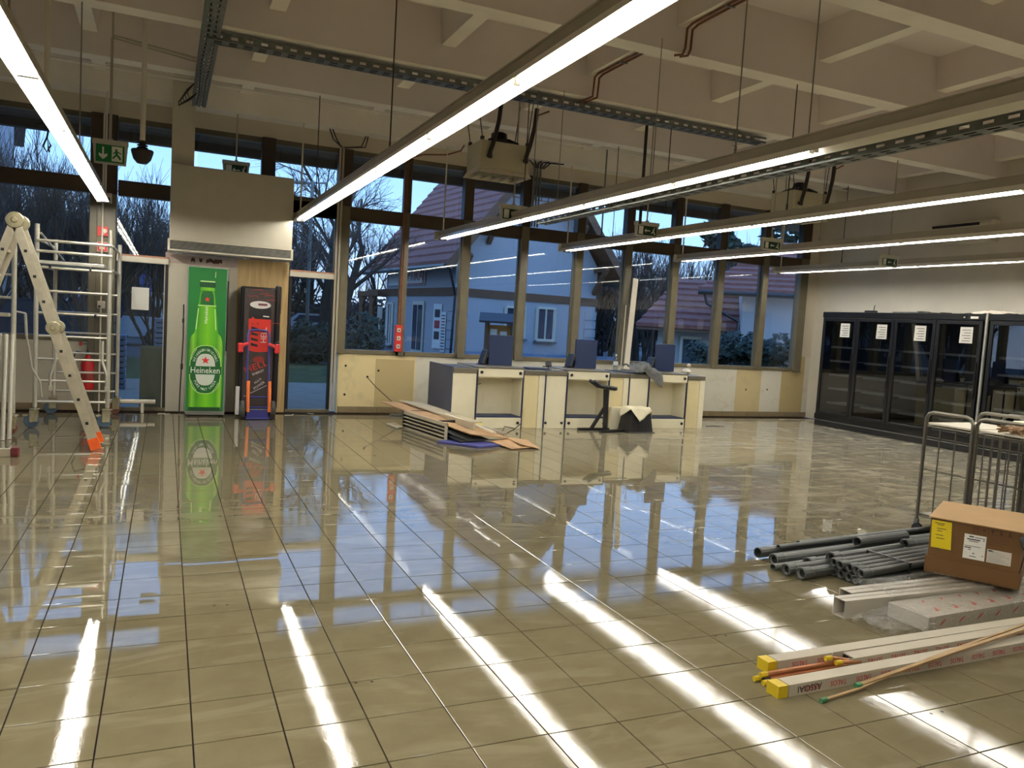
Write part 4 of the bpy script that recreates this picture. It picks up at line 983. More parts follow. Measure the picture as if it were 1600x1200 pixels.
# folding ladder, set up as an A
M_lad = mat('ladder_aluminium', rgb(186, 178, 156), .42, .5, var=.12, scale=10)
M_footo = mat('orange_rubber', rgb(238, 98, 28), .5); M_caps = mat('dark_red_cap', rgb(96, 28, 32), .5)
t = thing('folding_ladder', 'aluminium folding ladder set up as an A with an orange foot', 'ladder', (-1.3, 8.9, 0))
A = Vector((-1.31, 0, 2.19)); F = Vector((-.60, 0, .035)); G_ = Vector((-2.02, 0, .035))
for foot, nm in ((F, 'right'), (G_, 'left')):
    d = (foot-A).normalized(); mid = A.lerp(foot, .46)
    for y in (8.70, 9.04):
        o = Vector((0, y, 0)); off = Vector((0, -.018 if y < 9 else .018, 0))
        b = MB(); b.bar(A+o+d*.07, mid+o, .028, .075, (0, 1, 0)) if False else b.bar(A+o+d*.07, mid+o, .075, .028, (0, 1, 0)); b.build('stile', M_lad, t)
        b = MB(); b.bar(mid+o+off, foot+o+off, .085, .030, (0, 1, 0)); b.build('stile', M_lad, t)
        b = MB(); b.lathe([(.001, -.03), (.06, -.028), (.066, -.015), (.066, .015), (.06, .028), (.001, .03)], mid+o+off*.4, 16, 'Y'); b.lathe([(.02, -.042), (.026, -.03), (.026, .03), (.02, .042)], mid+o+off*.4, 10, 'Y'); b.build('hinge', M_zinc, t)
        if nm == 'right':
            b = MB(); b.lathe([(.001, -.03), (.07, -.028), (.078, -.012), (.078, .012), (.07, .028), (.001, .03)], A+o, 18, 'Y'); b.lathe([(.02, -.045), (.03, -.03), (.03, .03), (.02, .045)], A+o, 10, 'Y'); b.build('hinge', M_zinc, t)
        b = MB(); b.bar(foot+o+off-d*.10, foot+o+off+d*.012, .095, .042, (0, 1, 0)); b.build('foot', M_footo, t, label='bright orange rubber foot')
        for k in range(8):
            q = A.lerp(foot, .13+.108*k)+o+(off if k > 2 else Vector())
            sd = -1 if y < 9 else 1
            b = MB(); b.bar(q+Vector((0, sd*.012, 0)), q+Vector((0, sd*.021, 0)), .026, .026, (0, 0, 1)); b.build('rung_end', M_black, t)
    for k in range(8):
        q = A.lerp(foot, .13+.108*k)
        b = MB(); b.bar(q+Vector((0, 8.70, 0)), q+Vector((0, 9.04, 0)), .028, .028); b.build('rung', M_lad, t)
t = thing('stabiliser_bar', 'aluminium bar with a dark red end cap lying on the floor at the left edge', 'bar', (-1.7, 8.45, 0))
b = MB(); b.bbox((-2.3, 8.42, .0), (-1.28, 8.48, .075), .004); b.build('profile', M_lad, t)
b = MB(); b.bbox((-1.28, 8.41, .0), (-1.215, 8.49, .085), .008); b.build('end_cap', M_caps, t)
# fire extinguisher with its sign
M_fire = mat('extinguisher_red', rgb(190, 30, 32), .35)
t = thing('fire_extinguisher', 'red fire extinguisher hanging on the low wall behind the scaffold', 'fire extinguisher', (-.93, 11.78, .25))
b = MB(); b.lathe([(.06, .27), (.078, .285), (.08, .32), (.08, .64), (.07, .69), (.03, .73), (.025, .76)], (-.93, 11.80, 0), 16); b.build('cylinder', M_fire, t, smooth=True)
b = MB(); b.bbox((-.96, 11.76, .76), (-.90, 11.84, .80), .006); b.bar((-.93, 11.72, .83), (-.93, 11.88, .80), .02, .012); b.tube([(-.96, 11.78, .78), (-1.06, 11.77, .80), (-1.10, 11.76, .70), (-1.05, 11.76, .58)], .01, 6); b.build('valve_and_hose', M_black, t)
b = MB(); b.lathe([(.081, .44), (.081, .56)], (-.93, 11.80, 0), 16); b.build('label_band', mat('extinguisher_label', rgb(150, 60, 54), .5), t)
b = MB(); b.bbox((-1.05, W-.012, .865), (-.80, W-.002, .925), .002); sg = b.build('extinguisher_sign', M_white, label='small white and red sign plate above the fire extinguisher', cat='sign')
b = MB(); b.box((-1.045, W-.0135, .87), (-1.01, W-.0122, .92)); b.build('red_symbol', M_redm, sg)
b = MB()
for i in range(9): b.box((-1.0+i*.021, W-.0135, .885), (-.985+i*.021, W-.0122, .905))
b.build('print', M_dprint, sg)
# signs on the brown post
def red_sign(z, lab, white):
    b = MB(); b.bbox((-.85, W-.118, z), (-.725, W-.112, z+.125), .002); s_ = b.build('red_safety_sign', M_redm if not white else M_white, label=lab, cat='sign')
    y = W-.119
    if not white:
        b = MB(); b.lathe([(.018, 0), (.030, 0), (.030, -.0008), (.018, -.0008)], (-.765, y+.0006, z+.068), 16, 'Y'); b.box((-.80, y, z+.02), (-.79, y+.0008, z+.10)); b.box((-.795, y, z+.02), (-.765, y+.0008, z+.03)); b.build('hose_symbol', M_white, s_)
    else:
        b = MB(); b.box((-.845, y, z+.005), (-.73, y+.0008, z+.12)); b.build('red_field', M_redm, s_)
        b = MB(); b.box((-.82, y-.001, z+.03), (-.76, y, z+.09)); b.build('white_field', M_white, s_)
        b = MB(); b.box((-.805, y-.002, z+.05), (-.775, y-.001, z+.08)); b.build('call_symbol', M_redm, s_)
red_sign(2.335, 'upper red sign with a white hose symbol on the brown post', False); red_sign(2.13, 'lower red and white sign on the brown post, below the hose sign', True)
b = MB(); b.tube([(-.79, W-.14, 0), (-.79, W-.14, 3.9), (-.77, W-.16, 3.95), (-.70, 11.5, 4.05)], .011, 8); b.build('white_conduit', M_white, label='thin white conduit running up the brown post past the red signs', cat='conduit')
b = MB(); b.bbox((-.83, W-.16, 1.38), (-.74, W-.11, 1.48), .006); sb = b.build('socket_box', M_white, label='small white socket box low on the brown post', cat='socket')
b = MB(); b.bbox((-.82, W-.166, 1.39), (-.79, W-.16, 1.42), .002); b.build('socket', M_dprint, sb)
b = MB(); b.bbox((-.43, W+.012, 1.39), (-.215, W+.017, 1.695), .001); b.build('paper_notice', M_paper, label='blank white paper sheet taped to the left glass door', cat='paper')
# barrier rail and boards by the door
t = thing('barrier_rail', 'low white tubular barrier rail on a short leg before the left door', 'barrier', (-.38, 11.70, 0))
b = MB(); b.tube([(-.72, 11.70, .155), (-.10, 11.70, .155)], .03, 10); b.build('rail', M_white, t)
for x in (-.26, -.62):
    b = MB(); b.tube([(x, 11.70, 0), (x, 11.70, .15)], .022, 8); b.build('leg', M_white, t)
b = MB(); b.bbox((-.31, W+.11, -.02), (.03, W+.135, .90), .004); b.build('grey_board', mat('grey_board', rgb(132, 134, 126), .6), label='grey board standing outside behind the left glass door', cat='board')
for i, (x, y, a) in enumerate(((-.02, 11.62, .1), (.05, 11.58, .8), (1.64, 11.55, .3), (1.72, 11.6, 1.2), (2.0, 11.75, 2.4))):
    b = MB(); c_, s_ = math.cos(a), math.sin(a)
    b.prism([(x-.05*c_, y-.05*s_, .002), (x+.05*c_, y+.05*s_, .002), (x+.05*c_-.015*s_, y+.05*s_+.015*c_, .002), (x-.03*c_-.02*s_, y-.03*s_+.02*c_, .002)], (0, 0, .006))
    b.build('debris_scrap', M_white, label=('white scrap on the floor left of the green fridge', 'tiny pale scrap at the foot of the white panel', 'pale curl of scrap right of the hand truck', 'small white scrap at the foot of the wood panel', 'thin splinter lying before the right glass door')[i], cat='scrap')
# ---------------------------------------------------------------- refrigerator wall
M_cool = mat('cooler_black', rgb(12, 12, 13), .35, var=.1); M_cin = mat('cooler_interior', rgb(34, 36, 40), .5, var=.1); M_shelf = mat('shelf_edge', rgb(150, 154, 150), .4)
M_cglass = glass('cooler_glass', (.62, .64, .66), .09)
xf, xb_ = 10.90, 11.70
def cooler(name, label, ya, yb_, n):
    t = thing(name, label, 'refrigerator', ((xf+xb_)/2, (ya+yb_)/2, 0), 'glass door refrigerators')
    b = MB(); b.box((xf+.04, ya, .06), (xb_, ya+.04, 2.04)); b.box((xf+.04, yb_-.04, .06), (xb_, yb_, 2.04)); b.box((xb_-.04, ya+.04, .06), (xb_, yb_-.04, 2.04)); b.bbox((xf, ya, 1.96), (xb_, yb_, 2.06), .01); b.bbox((xf, ya, .12), (xb_, yb_, .22), .006); b.build('cabinet', M_cool, t)
    b = MB(); b.bbox((xf+.02, ya, .0), (xb_-.05, yb_, .10), .004); b.build('kick_plate', M_black, t)
    b = MB(); b.bbox((xf-.012, ya, .100), (xf+.02, yb_, .112), .002); b.build('bumper_strip', M_galv, t)
    b = MB(); b.box((xb_-.06, ya+.04, .22), (xb_-.041, yb_-.04, 1.96)); b.build('back_liner', M_cin, t)
    L = (yb_-ya-.06)/n
    for i in range(n):
        y0 = ya+.03+i*L; y1 = y0+L
        b = MB()
        for p, q in (((xf-.012, y0+.006, .22), (xf+.035, y0+.06, 1.955)), ((xf-.012, y1-.06, .22), (xf+.035, y1-.006, 1.955)), ((xf-.012, y0+.06, .22), (xf+.035, y1-.06, .27)), ((xf-.012, y0+.06, 1.90), (xf+.035, y1-.06, 1.955))): b.bbox(p, q, .004)
        d = b.build('door', M_cool, t)
        b = MB(); b.box((xf+.005, y0+.058, .268), (xf+.012, y1-.058, 1.902)); b.build('door_glass', M_cglass, d)
        b = MB(); b.bbox((xf-.035, y0+.03, .8), (xf-.018, y0+.05, 1.35), .004); b.bbox((xf-.035, y0+.032, .82), (xf-.01, y0+.048, .84), .002); b.bbox((xf-.035, y0+.032, 1.31), (xf-.01, y0+.048, 1.33), .002); b.build('door_handle', M_cool, d)
        for k, z in enumerate((.42, .68, .93, 1.18, 1.43)):
            b = MB(); b.box((xf+.18, y0+.07, z), (xb_-.07, y1-.07, z+.012)); b.bbox((xf+.165, y0+.07, z-.012), (xf+.18, y1-.07, z+.024), .002); b.build('shelf', M_shelf, t)
    return t
cooler('refrigerator', 'black refrigerator with four glass doors, each with a white note', 7.74, 10.86, 4)
cooler('refrigerator', 'second black refrigerator behind the stock trolleys at the right edge', 4.62, 7.70, 4)
b = MB(); b.bbox((xf-.02, 7.705, .12), (xf+.02, 7.735, 2.07), .004); b.build('joint_cover', M_alu, label='bright metal strip covering the joint between the two refrigerators', cat='strip')
L = (3.12-.06)/4
for i in range(4):
    y0 = 7.77+i*L
    b = MB(); y = y0+.14+.02*math.sin(i*2)
    b.prism([(xf-.0135, y, 1.62), (xf-.0135, y+.21, 1.62), (xf-.0135, y+.205, 1.86), (xf-.0135, y+.005, 1.86)], (-.003, 0, 0))
    b.prism([(xf-.0165, y+.01, 1.70), (xf-.0165, y+.2, 1.70), (xf-.0165, y+.2, 1.704), (xf-.0165, y+.01, 1.704)], (-.0006, 0, 0))
    n_ = b.build('door_note', M_paper, label='white paper note on the %s refrigerator door from the left' % ('fourth', 'third', 'second', 'first')[i], cat='note', group='paper notes on the refrigerator doors')
    for k in range(5):
        b = MB(); b.box((xf-.0178, y+.03, 1.65+k*.04), (xf-.0168, y+.17-.03*(k % 2), 1.658+k*.04)); b.build('print_line', M_dprint, n_)
t = thing('controller', 'tiny display and switch set in the top edge of the first refrigerator', 'controller', (xf, 8.0, 2.0))
b = MB(); b.box((xf-.004, 7.86, 1.985), (xf-.0005, 7.98, 2.02)); b.build('display', M_paper, t)
b = MB(); b.lathe([(.012, -.008), (.012, 0)], (xf-.002, 8.08, 2.005), 10, 'X'); b.build('switch', M_white, t)
# odds and ends on top
t = thing('cable_end', 'small black device with an upright wire on the refrigerator top', 'device', (11.1, 9.95, 2.06))
b = MB(); b.bbox((11.03, 9.86, 2.061), (11.13, 10.06, 2.10), .008); b.build('body', M_black, t)
b = MB(); b.tube([(11.05, 9.88, 2.10), (11.04, 9.86, 2.16), (11.06, 9.87, 2.19)], .006, 5); b.build('wire', M_black, t)
b = MB(); b.bbox((11.05, 9.0, 2.061), (11.4, 9.5, 2.085), .006); b.bbox((11.08, 8.98, 2.085), (11.3, 9.06, 2.10), .004); b.build('flat_panel', M_galv, label='flat grey panel lying on the middle of the refrigerator top', cat='panel')
b = MB(); b.grid(lambda u, v: (11.0+.4*v, 7.4+.85*u, 2.068+.05*math.sin(PI*u)*math.sin(PI*v)+.012*math.sin(17*u+9*v)), 14, 6); b.build('plastic_sheet', M_bag, label='crumpled pale plastic sheet on top where the refrigerators meet', cat='sheet')
b = MB(); b.tube([(11.1, 8.45, 2.07), (11.05, 8.6, 2.075), (11.15, 8.7, 2.07), (11.1, 8.85, 2.075)], .008, 5); b.build('cable_scrap', M_cable, label='short piece of dark cable on the refrigerator top', cat='cable')
# air conditioner on the right wall
t = thing('wall_air_conditioner', 'white wall air conditioner with black slots on the right wall', 'air conditioner', (11.62, 8.85, 3.2))
b = MB(); b.prism([(XR, 8.28, 3.22), (XR-.18, 8.28, 3.24), (XR-.22, 8.28, 3.34), (XR-.22, 8.28, 3.50), (XR-.17, 8.28, 3.55), (XR, 8.28, 3.55)], (0, 1.02, 0)); b.build('body', M_white, t)
b = MB(); b.bbox((XR-.235, 8.46, 3.47), (XR-.205, 9.28, 3.515), .003); b.build('air_slot', M_black, t)
b = MB(); b.bbox((XR-.215, 8.36, 3.245), (XR-.19, 9.26, 3.27), .003); b.build('air_slot', M_black, t)

# ---------------------------------------------------------------- stock trolleys
M_trol = mat('trolley_steel', rgb(108, 104, 94), .38, .7, var=.1, scale=20)
def trolley(name, label, x, y1, wy, dx, dense, z=.90):
    t = thing(name, label, 'trolley', (x+dx/2, y1-wy/2, 0), 'stock trolleys behind the cardboard box')
    for xx in (x, x+dx):
        b = MB(); b.tube([(xx, y1, .12), (xx, y1, .95), (xx, y1-.02, .985), (xx, y1-.06, 1.0), (xx, y1-wy+.06, 1.0), (xx, y1-wy+.02, .985), (xx, y1-wy, .95), (xx, y1-wy, .12)], .014, 8); b.build('end_frame', M_trol, t)
        for i in range(dense):
            yy = y1-wy*(i+1)/(dense+1); b = MB(); b.tube([(xx, yy, .14), (xx, yy, z-.02)], .0055, 6); b.build('wire', M_trol, t)
        for zz in (.16, .54, .80, z-.015):
            b = MB(); b.tube([(xx, y1, zz), (xx, y1-wy, zz)], .0055, 6); b.build('wire', M_trol, t)
    for yy in (y1, y1-wy):
        for zz in (.16, z-.015):
            b = MB(); b.tube([(x, yy, zz), (x+dx, yy, zz)], .010, 6); b.build('cross_bar', M_trol, t)
    b = MB(); b.bbox((x+.01, y1-wy+.01, z), (x+dx-.01, y1-.01, z+.016), .003); b.build('shelf', M_white, t)
    b = MB(); b.bbox((x+.01, y1-wy+.01, .165), (x+dx-.01, y1-.01, .18), .003); b.build('shelf', M_trol, t)
    for xx in (x, x+dx):
        for yy in (y1, y1-wy):
            b = MB(); b.bbox((xx-.012, yy-.02, .07), (xx+.012, yy+.02, .13), .004); f = b.build('castor', M_galv, t)
            b = MB(); b.lathe([(.015, -.014), (.045, -.014), (.05, -.006), (.05, .006), (.045, .014), (.015, .014)], (xx, yy-.015, .05), 14, 'X'); b.build('castor_wheel', M_black, f)
    return t
trolley('stock_trolley', 'wire stock trolley with a white shelf, the left one behind the box', 5.60, 4.39, .40, .62, 2)
trolley('stock_trolley', 'close-wired stock trolley cut by the right photo edge, with cables on its shelf', 5.62, 3.97, .46, .62, 6)
trolley('stock_trolley', 'wire stock trolley farther back, seen through the near trolleys', 6.32, 4.25, .50, .60, 5)
b = MB(); b.bbox((5.85, 3.72, .917), (5.97, 3.86, 1.0), .004); b.build('cream_box', M_cream, label='small cream box lying on the right trolley shelf', cat='box')
b = MB(); b.bbox((5.98, 3.5, .917), (6.18, 3.92, .97), .01); b.build('white_package', M_white, label='flat white package behind the cream box on the trolley', cat='package')
rs = random.Random(3)
pts = []
for i in range(40):
    pts.append((5.70+.12*math.sin(i*1.9)+rs.uniform(-.03, .03), 3.70+.10*math.cos(i*1.3)+rs.uniform(-.03, .03), .93+.02*(i % 3)))
b = MB(); b.tube(pts, .008, 5); b.build('cable_tangle', mat('tan_cable', rgb(150, 118, 84), .6, var=.3, scale=30), label='tangle of brown and white cable on the right trolley shelf', cat='cable')

# ---------------------------------------------------------------- cardboard box lying across the pipes
M_card = mat('cardboard', rgb(100, 70, 32), .8, var=.06, scale=5); M_cardl = mat('cardboard_lit_top', rgb(168, 136, 92), .8, var=.05, scale=5)  # body coloured darker as if turned from the lamps, top coloured as lit
M_yel = mat('yellow_paper', rgb(222, 198, 14), .6, var=.03); M_bprint = mat('brown_print', rgb(70, 36, 20), .7)
o = at_z(1443, 892, .115); e1 = at_z(1592, 923, .115)-o; L1 = e1.length; e1.normalize(); e2 = Vector((-e1.y, e1.x, 0)); UPZ = Vector((0, 0, 1))
t = thing('cardboard_box', 'brown cardboard box with a yellow sheet and labels, lying across the pipes', 'box', (4.9, 3.2, .115))
def BX(a, d, z): return o+e1*a+e2*d+UPZ*z
D1 = .62; BH = .345
b = MB(); b.prism([BX(.012,.012,.085), BX(L1-.012,.012,.085), BX(L1-.012,D1-.012,.085), BX(.012,D1-.012,.085)], (0, 0, BH-.09)); b.build('body', M_card, t)
b = MB()
for p in ([BX(0,0,0), BX(L1,0,0), BX(L1,.006,0), BX(0,.006,0)], [BX(0,D1-.006,0), BX(L1,D1-.006,0), BX(L1,D1,0), BX(0,D1,0)], [BX(0,.006,0), BX(.006,.006,0), BX(.006,D1-.006,0), BX(0,D1-.006,0)], [BX(L1-.006,.006,0), BX(L1,.006,0), BX(L1,D1-.006,0), BX(L1-.006,D1-.006,0)]): b.prism(p, (0, 0, .10))
b.prism([BX(0,0,0), BX(L1,0,0), BX(L1,D1,0), BX(0,D1,0)], (0, 0, .004)); b.build('bottom_tray', M_card, t)
b = MB(); b.prism([BX(.0,.0,BH-.002), BX(L1,.0,BH-.004), BX(L1+.0,D1,BH+.004), BX(.0,D1,BH+.004)], (0, 0, .006)); b.build('top_flap', M_cardl, t)
FM = lambda a, z, d=.012: frame(BX(a, d, z), e1, UPZ)
def fq(a0, a1, z0, z1, m_, nm, par, d=.0105, th=.001, sk=0): z0 += BH-.35; z1 += BH-.35; b = MB(); b.prism([BX(a0,d,z0), BX(a1,d,z0), BX(a1-sk,d,z1), BX(a0-sk,d,z1)], -e2*th); return b.build(nm, m_, par)
ys = fq(.025, .135, .165, .335, M_yel, 'yellow_sheet', t, .010, .002, .008)
textobj('CIKKSZ', .018, M_dprint, ys, FM(.075, .318, .0075), wide=.9) if False else None
for k, (a0, a1, z) in enumerate(((.035, .09, .318), (.05, .085, .308), (.05, .10, .285), (.05, .08, .27), (.045, .088, .245), (.05, .095, .225))): fq(a0, a1, z, z+.004, M_dprint, 'scribble', ys, .0078, .0006)
wl = fq(.20, .315, .135, .285, M_paper, 'shipping_label', t)
for k, (a0, a1, z, h) in enumerate(((.225, .25, .268, .008), (.255, .31, .268, .004), (.215, .285, .252, .007), (.225, .275, .242, .004), (.205, .29, .212, .003), (.205, .24, .200, .006), (.225, .24, .19, .004), (.25, .26, .168, .006), (.235, .27, .15, .004), (.30, .306, .255, .008), (.30, .306, .16, .006))): fq(a0, a1, z, z+h, M_dprint, 'print_line', wl, .0092, .0006)
w2 = fq(.325, .45, .135, .215, mat('grey_label', rgb(196, 190, 176), .6), 'small_label', t)
for k in range(6): fq(.33, .44-.02*(k % 3), .145+k*.011, .148+k*.011, M_cab, 'print_line', w2, .0092, .0006)
fq(.33, .35, .203, .211, M_dprint, 'print_mark', w2, .0092, .0006); fq(.352, .358, .2, .208, M_dprint, 'print_mark', w2, .0092, .0006)
for k in range(5):
    a = .235+k*.044
    for p in ((a, a+.042, .300, .302), (a, a+.042, .338, .340), (a, a+.0015, .302, .338), (a+.0405, a+.042, .302, .338)): fq(*p, M_bprint, 'symbol_frame', t, .0115, .0006)
    if k == 0:
        for q in (.010, .026): fq(a+q, a+q+.005, .306, .330, M_bprint, 'arrow_symbol', t, .0115, .0006); b = MB(); b.prism([BX(a+q-.004,.0115,.326+BH-.35), BX(a+q+.009,.0115,.326+BH-.35), BX(a+q+.0025,.0115,.335+BH-.35)], -e2*.0006); b.build('arrow_symbol', M_bprint, t)
    elif k == 1: b = MB(); b.prism([BX(a+.008,.0115,.318+BH-.35), BX(a+.034,.0115,.318+BH-.35), BX(a+.028,.0115,.328+BH-.35), BX(a+.014,.0115,.328+BH-.35)], -e2*.0006); b.prism([BX(a+.02,.0115,.306+BH-.35), BX(a+.023,.0115,.306+BH-.35), BX(a+.023,.0115,.318+BH-.35), BX(a+.02,.0115,.318+BH-.35)], -e2*.0006); b.build('umbrella_symbol', M_bprint, t)
    elif k == 2: b = MB(); b.prism([BX(a+.012,.0115,.333+BH-.35), BX(a+.030,.0115,.333+BH-.35), BX(a+.027,.0115,.318+BH-.35), BX(a+.0225,.0115,.315+BH-.35), BX(a+.0225,.0115,.308+BH-.35), BX(a+.028,.0115,.305+BH-.35), BX(a+.014,.0115,.305+BH-.35), BX(a+.0195,.0115,.308+BH-.35), BX(a+.0195,.0115,.315+BH-.35), BX(a+.015,.0115,.318+BH-.35)], -e2*.0006); b.build('glass_symbol', M_bprint, t)
    else: fq(a+.012, a+.030, .308, .32, M_bprint, 'stack_symbol', t, .0115, .0006); fq(a+.014, a+.028, .323, .334, M_bprint, 'stack_symbol', t, .0115, .0006)
for k in range(4): fq(.325, .43-.03*(k == 3), .286-k*.014, .289-k*.014, M_bprint, 'print_line', t, .0115, .0006)
textobj('or', .05, M_black, t, frame(BX(.062, .0112, .165), -UPZ, e1))
t = thing('power_tool', 'dark grey tool end poking in at the right edge over the box', 'tool', (5.0, 2.7, .45))
q0 = BX(L1-.01, -.05, BH-.06); b = MB(); b.tube([q0, q0+e1*.08+e2*.02+UPZ*.03, q0+e1*.25+e2*.1+UPZ*.10, q0+e1*.4+e2*.2+UPZ*.13], .042, 12); b.build('barrel', mat('dark_rubber', rgb(44, 44, 42), .6), t, smooth=True)

# ---------------------------------------------------------------- grey drain pipes on the floor
M_pipe = mat('grey_pipe', rgb(72, 76, 74), .42, var=.06); M_pin = mat('pipe_inside', rgb(62, 62, 62), .6); M_spig = mat('pipe_socket_ring', rgb(120, 118, 112), .5)
def pipe(p, L, r, label, group=None, ang=.12, socket=True, dz=0.0):
    p = Vector(p); d = Vector((math.cos(ang), math.sin(ang), dz)).normalized(); root = thing('drain_pipe', label, 'pipe', p-Vector((0, 0, r)), group)
    a, b_ = d.orthogonal().normalized(), None; b_ = d.cross(a); n = 12
    prof = [(r*1.0, L), (r*1.0, .10), (r*1.18, .085), (r*1.18, .020), (r*1.28, .017), (r*1.28, .004), (r*1.18, 0), (r*1.0, 0), (r*.95, .05), (r*.80, .055), (r*.80, .20)] if socket else [(r, L), (r, 0), (r*.86, 0), (r*.86, .2)]
    vs = [p+d*t_+(a*math.cos(2*PI*k/n)+b_*math.sin(2*PI*k/n))*rr for rr, t_ in prof for k in range(n)]
    fs = [(i*n+k, (i+1)*n+k, (i+1)*n+(k+1)%n, i*n+(k+1)%n) for i in range(len(prof)-1) for k in range(n)]
    m = MB(); m._add(vs, fs); m.build('tube', M_pipe, root, smooth=False)
    m = MB(); m.poly([p+d*.19+(a*math.cos(2*PI*k/n)+b_*math.sin(2*PI*k/n))*r*.86 for k in range(n)]); m.build('bore', M_pin, root)
    if socket:
        m = MB(); o_ = len(m.v); vs = [p+d*t_+(a*math.cos(2*PI*k/n)+b_*math.sin(2*PI*k/n))*rr for rr, t_ in ((r*.97, .006), (r*.80, .02)) for k in range(n)]
        m._add(vs, [(k, n+k, n+(k+1)%n, (k+1)%n) for k in range(n)]); m.build('seal_ring', M_spig, root)
    return root
gl = 'pipe in the strapped bundle of ten grey drain pipes'
for row in range(2):
    for i in range(5):
        pipe((3.985+R_.uniform(-.015, .015)-.01*row, 3.455+.058*i, .032+.060*row), 1.9, .0235, 'grey drain pipe in the strapped bundle, %s row, %s' % (('lower', 'upper')[row], ('nearest the white trunking', 'second from the trunking', 'in the middle of its row', 'fourth from the trunking', 'farthest from the trunking')[i]), 'strapped grey drain pipes', .115)
b = MB()
for t0 in (.42,):
    q = Vector((3.985+t0, 3.455+.05, 0)); d = Vector((-.115, 1, 0)).normalized()
    P_ = [q-d*.037, q+d*.27]
    b.prism([P_[0]+Vector((0,0,.004)), P_[0]+Vector((0,0,.125)), P_[1]+Vector((0,0,.125)), P_[1]+Vector((0,0,.004))], (.022, 0, 0))
    b.v = b.v
ring = MB(); P0, P1 = P_
ring.bar(P0+Vector((0,0,.003)), P0+Vector((0,0,.125)), .004, .02, (1,0,0)); ring.bar(P0+Vector((0,0,.124)), P1+Vector((0,0,.124)), .004, .02, (1,0,0)); ring.bar(P1+Vector((0,0,.124)), P1+Vector((0,0,.003)), .004, .02, (1,0,0))
ring.build('strap', M_black, label='black strap tied round the bundle of ten drain pipes', cat='strap')
singles = [((3.70, 3.68, .042), 1.9, .032, 'nearest loose grey pipe left of the bundle, socket end forward', .10, True),
 ((3.66, 3.77, .042), 2.0, .030, 'second loose grey pipe left of the bundle, lying flat with a wide socket', .10, True),
 ((3.64, 3.86, .030), 1.9, .022, 'thin grey pipe whose tip reaches farthest left at the front', .09, False),
 ((3.92, 3.85, .042), 1.5, .030, 'grey pipe without socket lying behind the nearest loose one', .12, True),
 ((4.06, 3.79, .082), 1.8, .034, 'large grey pipe resting on the back of the bundle', .12, True),
 ((3.72, 3.95, .046), 2.0, .034, 'wide grey pipe with a pale scratch, in the middle of the heap', .11, True),
 ((3.80, 4.04, .034), 2.0, .024, 'dark tipped grey pipe in the back half of the heap', .10, False),
 ((3.74, 4.12, .044), 2.0, .036, 'wide dark mouthed pipe at the far left corner of the heap', .10, False),
 ((3.90, 4.10, .078), 1.8, .018, 'thin grey pipe lying on top of the wide corner pipe', .10, False),
 ((4.02, 4.20, .030), 1.8, .022, 'thin dark grey pipe at the back left of the heap', .10, False),
 ((4.24, 4.26, .034), 1.8, .026, 'rearmost grey pipe, its tip set back to the right', .08, False),
 ((4.50, 3.98, .115), .55, .034, 'short offcut of grey pipe lying on top of the heap', .10, False),
 ((4.80, 3.84, .12), .8, .030, 'short grey pipe on top, next to the cardboard box', .06, True)]
for p, L, r, lab, a, so in singles: pipe(p, L, r, lab, None, a, so)
for i, (x, y, lab) in enumerate(((4.08, 3.36, 'upper thin black strip lying between pipes and white trunking'), (4.14, 3.30, 'lower thin black strip beside the white trunking'))):
    b = MB(); b.bar((x, y, .015), (x+1.7, y+.16, .015), .035, .03); s_ = b.build('black_strip', M_black, label=lab, cat='strip', group='thin black strips')
b = MB(); b.bbox((4.42, 3.385, 0), (4.72, 3.43, .012), .003); b.build('green_strip', mat('yellow_green', rgb(150, 156, 60), .5), label='short yellow-green strip on the floor before the box', cat='strip')
# ---------------------------------------------------------------- white cable trunking, wrapped trunking
M_trk = mat('white_trunking', rgb(188, 182, 168), .4, var=.04); M_trk_in = mat('trunking_inside', rgb(120, 110, 96), .6)
def duct(name, p, d, L, w_, h_, label, inner, wall=.004, cat='trunking'):
    p = Vector(p); d = Vector(d).normalized(); s = Vector((-d.y, d.x, 0)); t = thing(name, label, cat, p)
    Q = lambda a, y, z: p+d*a+s*y+Vector((0, 0, z))
    b = MB()
    for (y0, y1, z0, z1) in ((0, w_, 0, wall), (0, w_, h_-wall, h_), (0, wall, wall, h_-wall), (w_-wall, w_, wall, h_-wall)):
        b.prism([Q(0,y0,z0), Q(0,y1,z0), Q(0,y1,z1), Q(0,y0,z1)], d*L)
    b.build('profile', M_trk, t)
    b = MB(); b.prism([Q(.22,wall,wall), Q(.22,w_-wall,wall), Q(.22,w_-wall,h_-wall), Q(.22,wall,h_-wall)], d*.003); b.build('inner_wall', inner, t)
    b = MB(); b.prism([Q(0,w_*.5-.002,h_), Q(0,w_*.5+.002,h_), Q(0,w_*.5+.002,h_+.0012), Q(0,w_*.5-.002,h_+.0012)], d*L); b.build('cover_seam', M_trk_in, t)
    return t
duct('cable_trunking', (3.435, 3.075, 0), (1, -.02, 0), 1.6, .085, .10, 'white square cable trunking, its open end towards the left', M_trk_in)
duct('cable_trunking', (3.60, 3.185, 0), (1, -.0, 0), 1.5, .09, .095, 'white trunking with a dark open end, behind the square one', M_black)
M_marks = mat('red_marks', rgb(206, 74, 62), .5)
dw = Vector((1, .045, 0)).normalized(); sw = Vector((-dw.y, dw.x, 0)); pw = Vector((3.74, 2.80, 0))
t = thing('wrapped_trunking', 'flat white trunking with red marks, wrapped in clear film', 'trunking', pw)
QW = lambda a, y, z: pw+dw*a+sw*y+Vector((0, 0, z))
b = MB(); b.prism([QW(0,0,.0), QW(0,.245,0), QW(0,.245,.08), QW(0,0,.08)], dw*1.6); b.build('profile', M_trk, t)
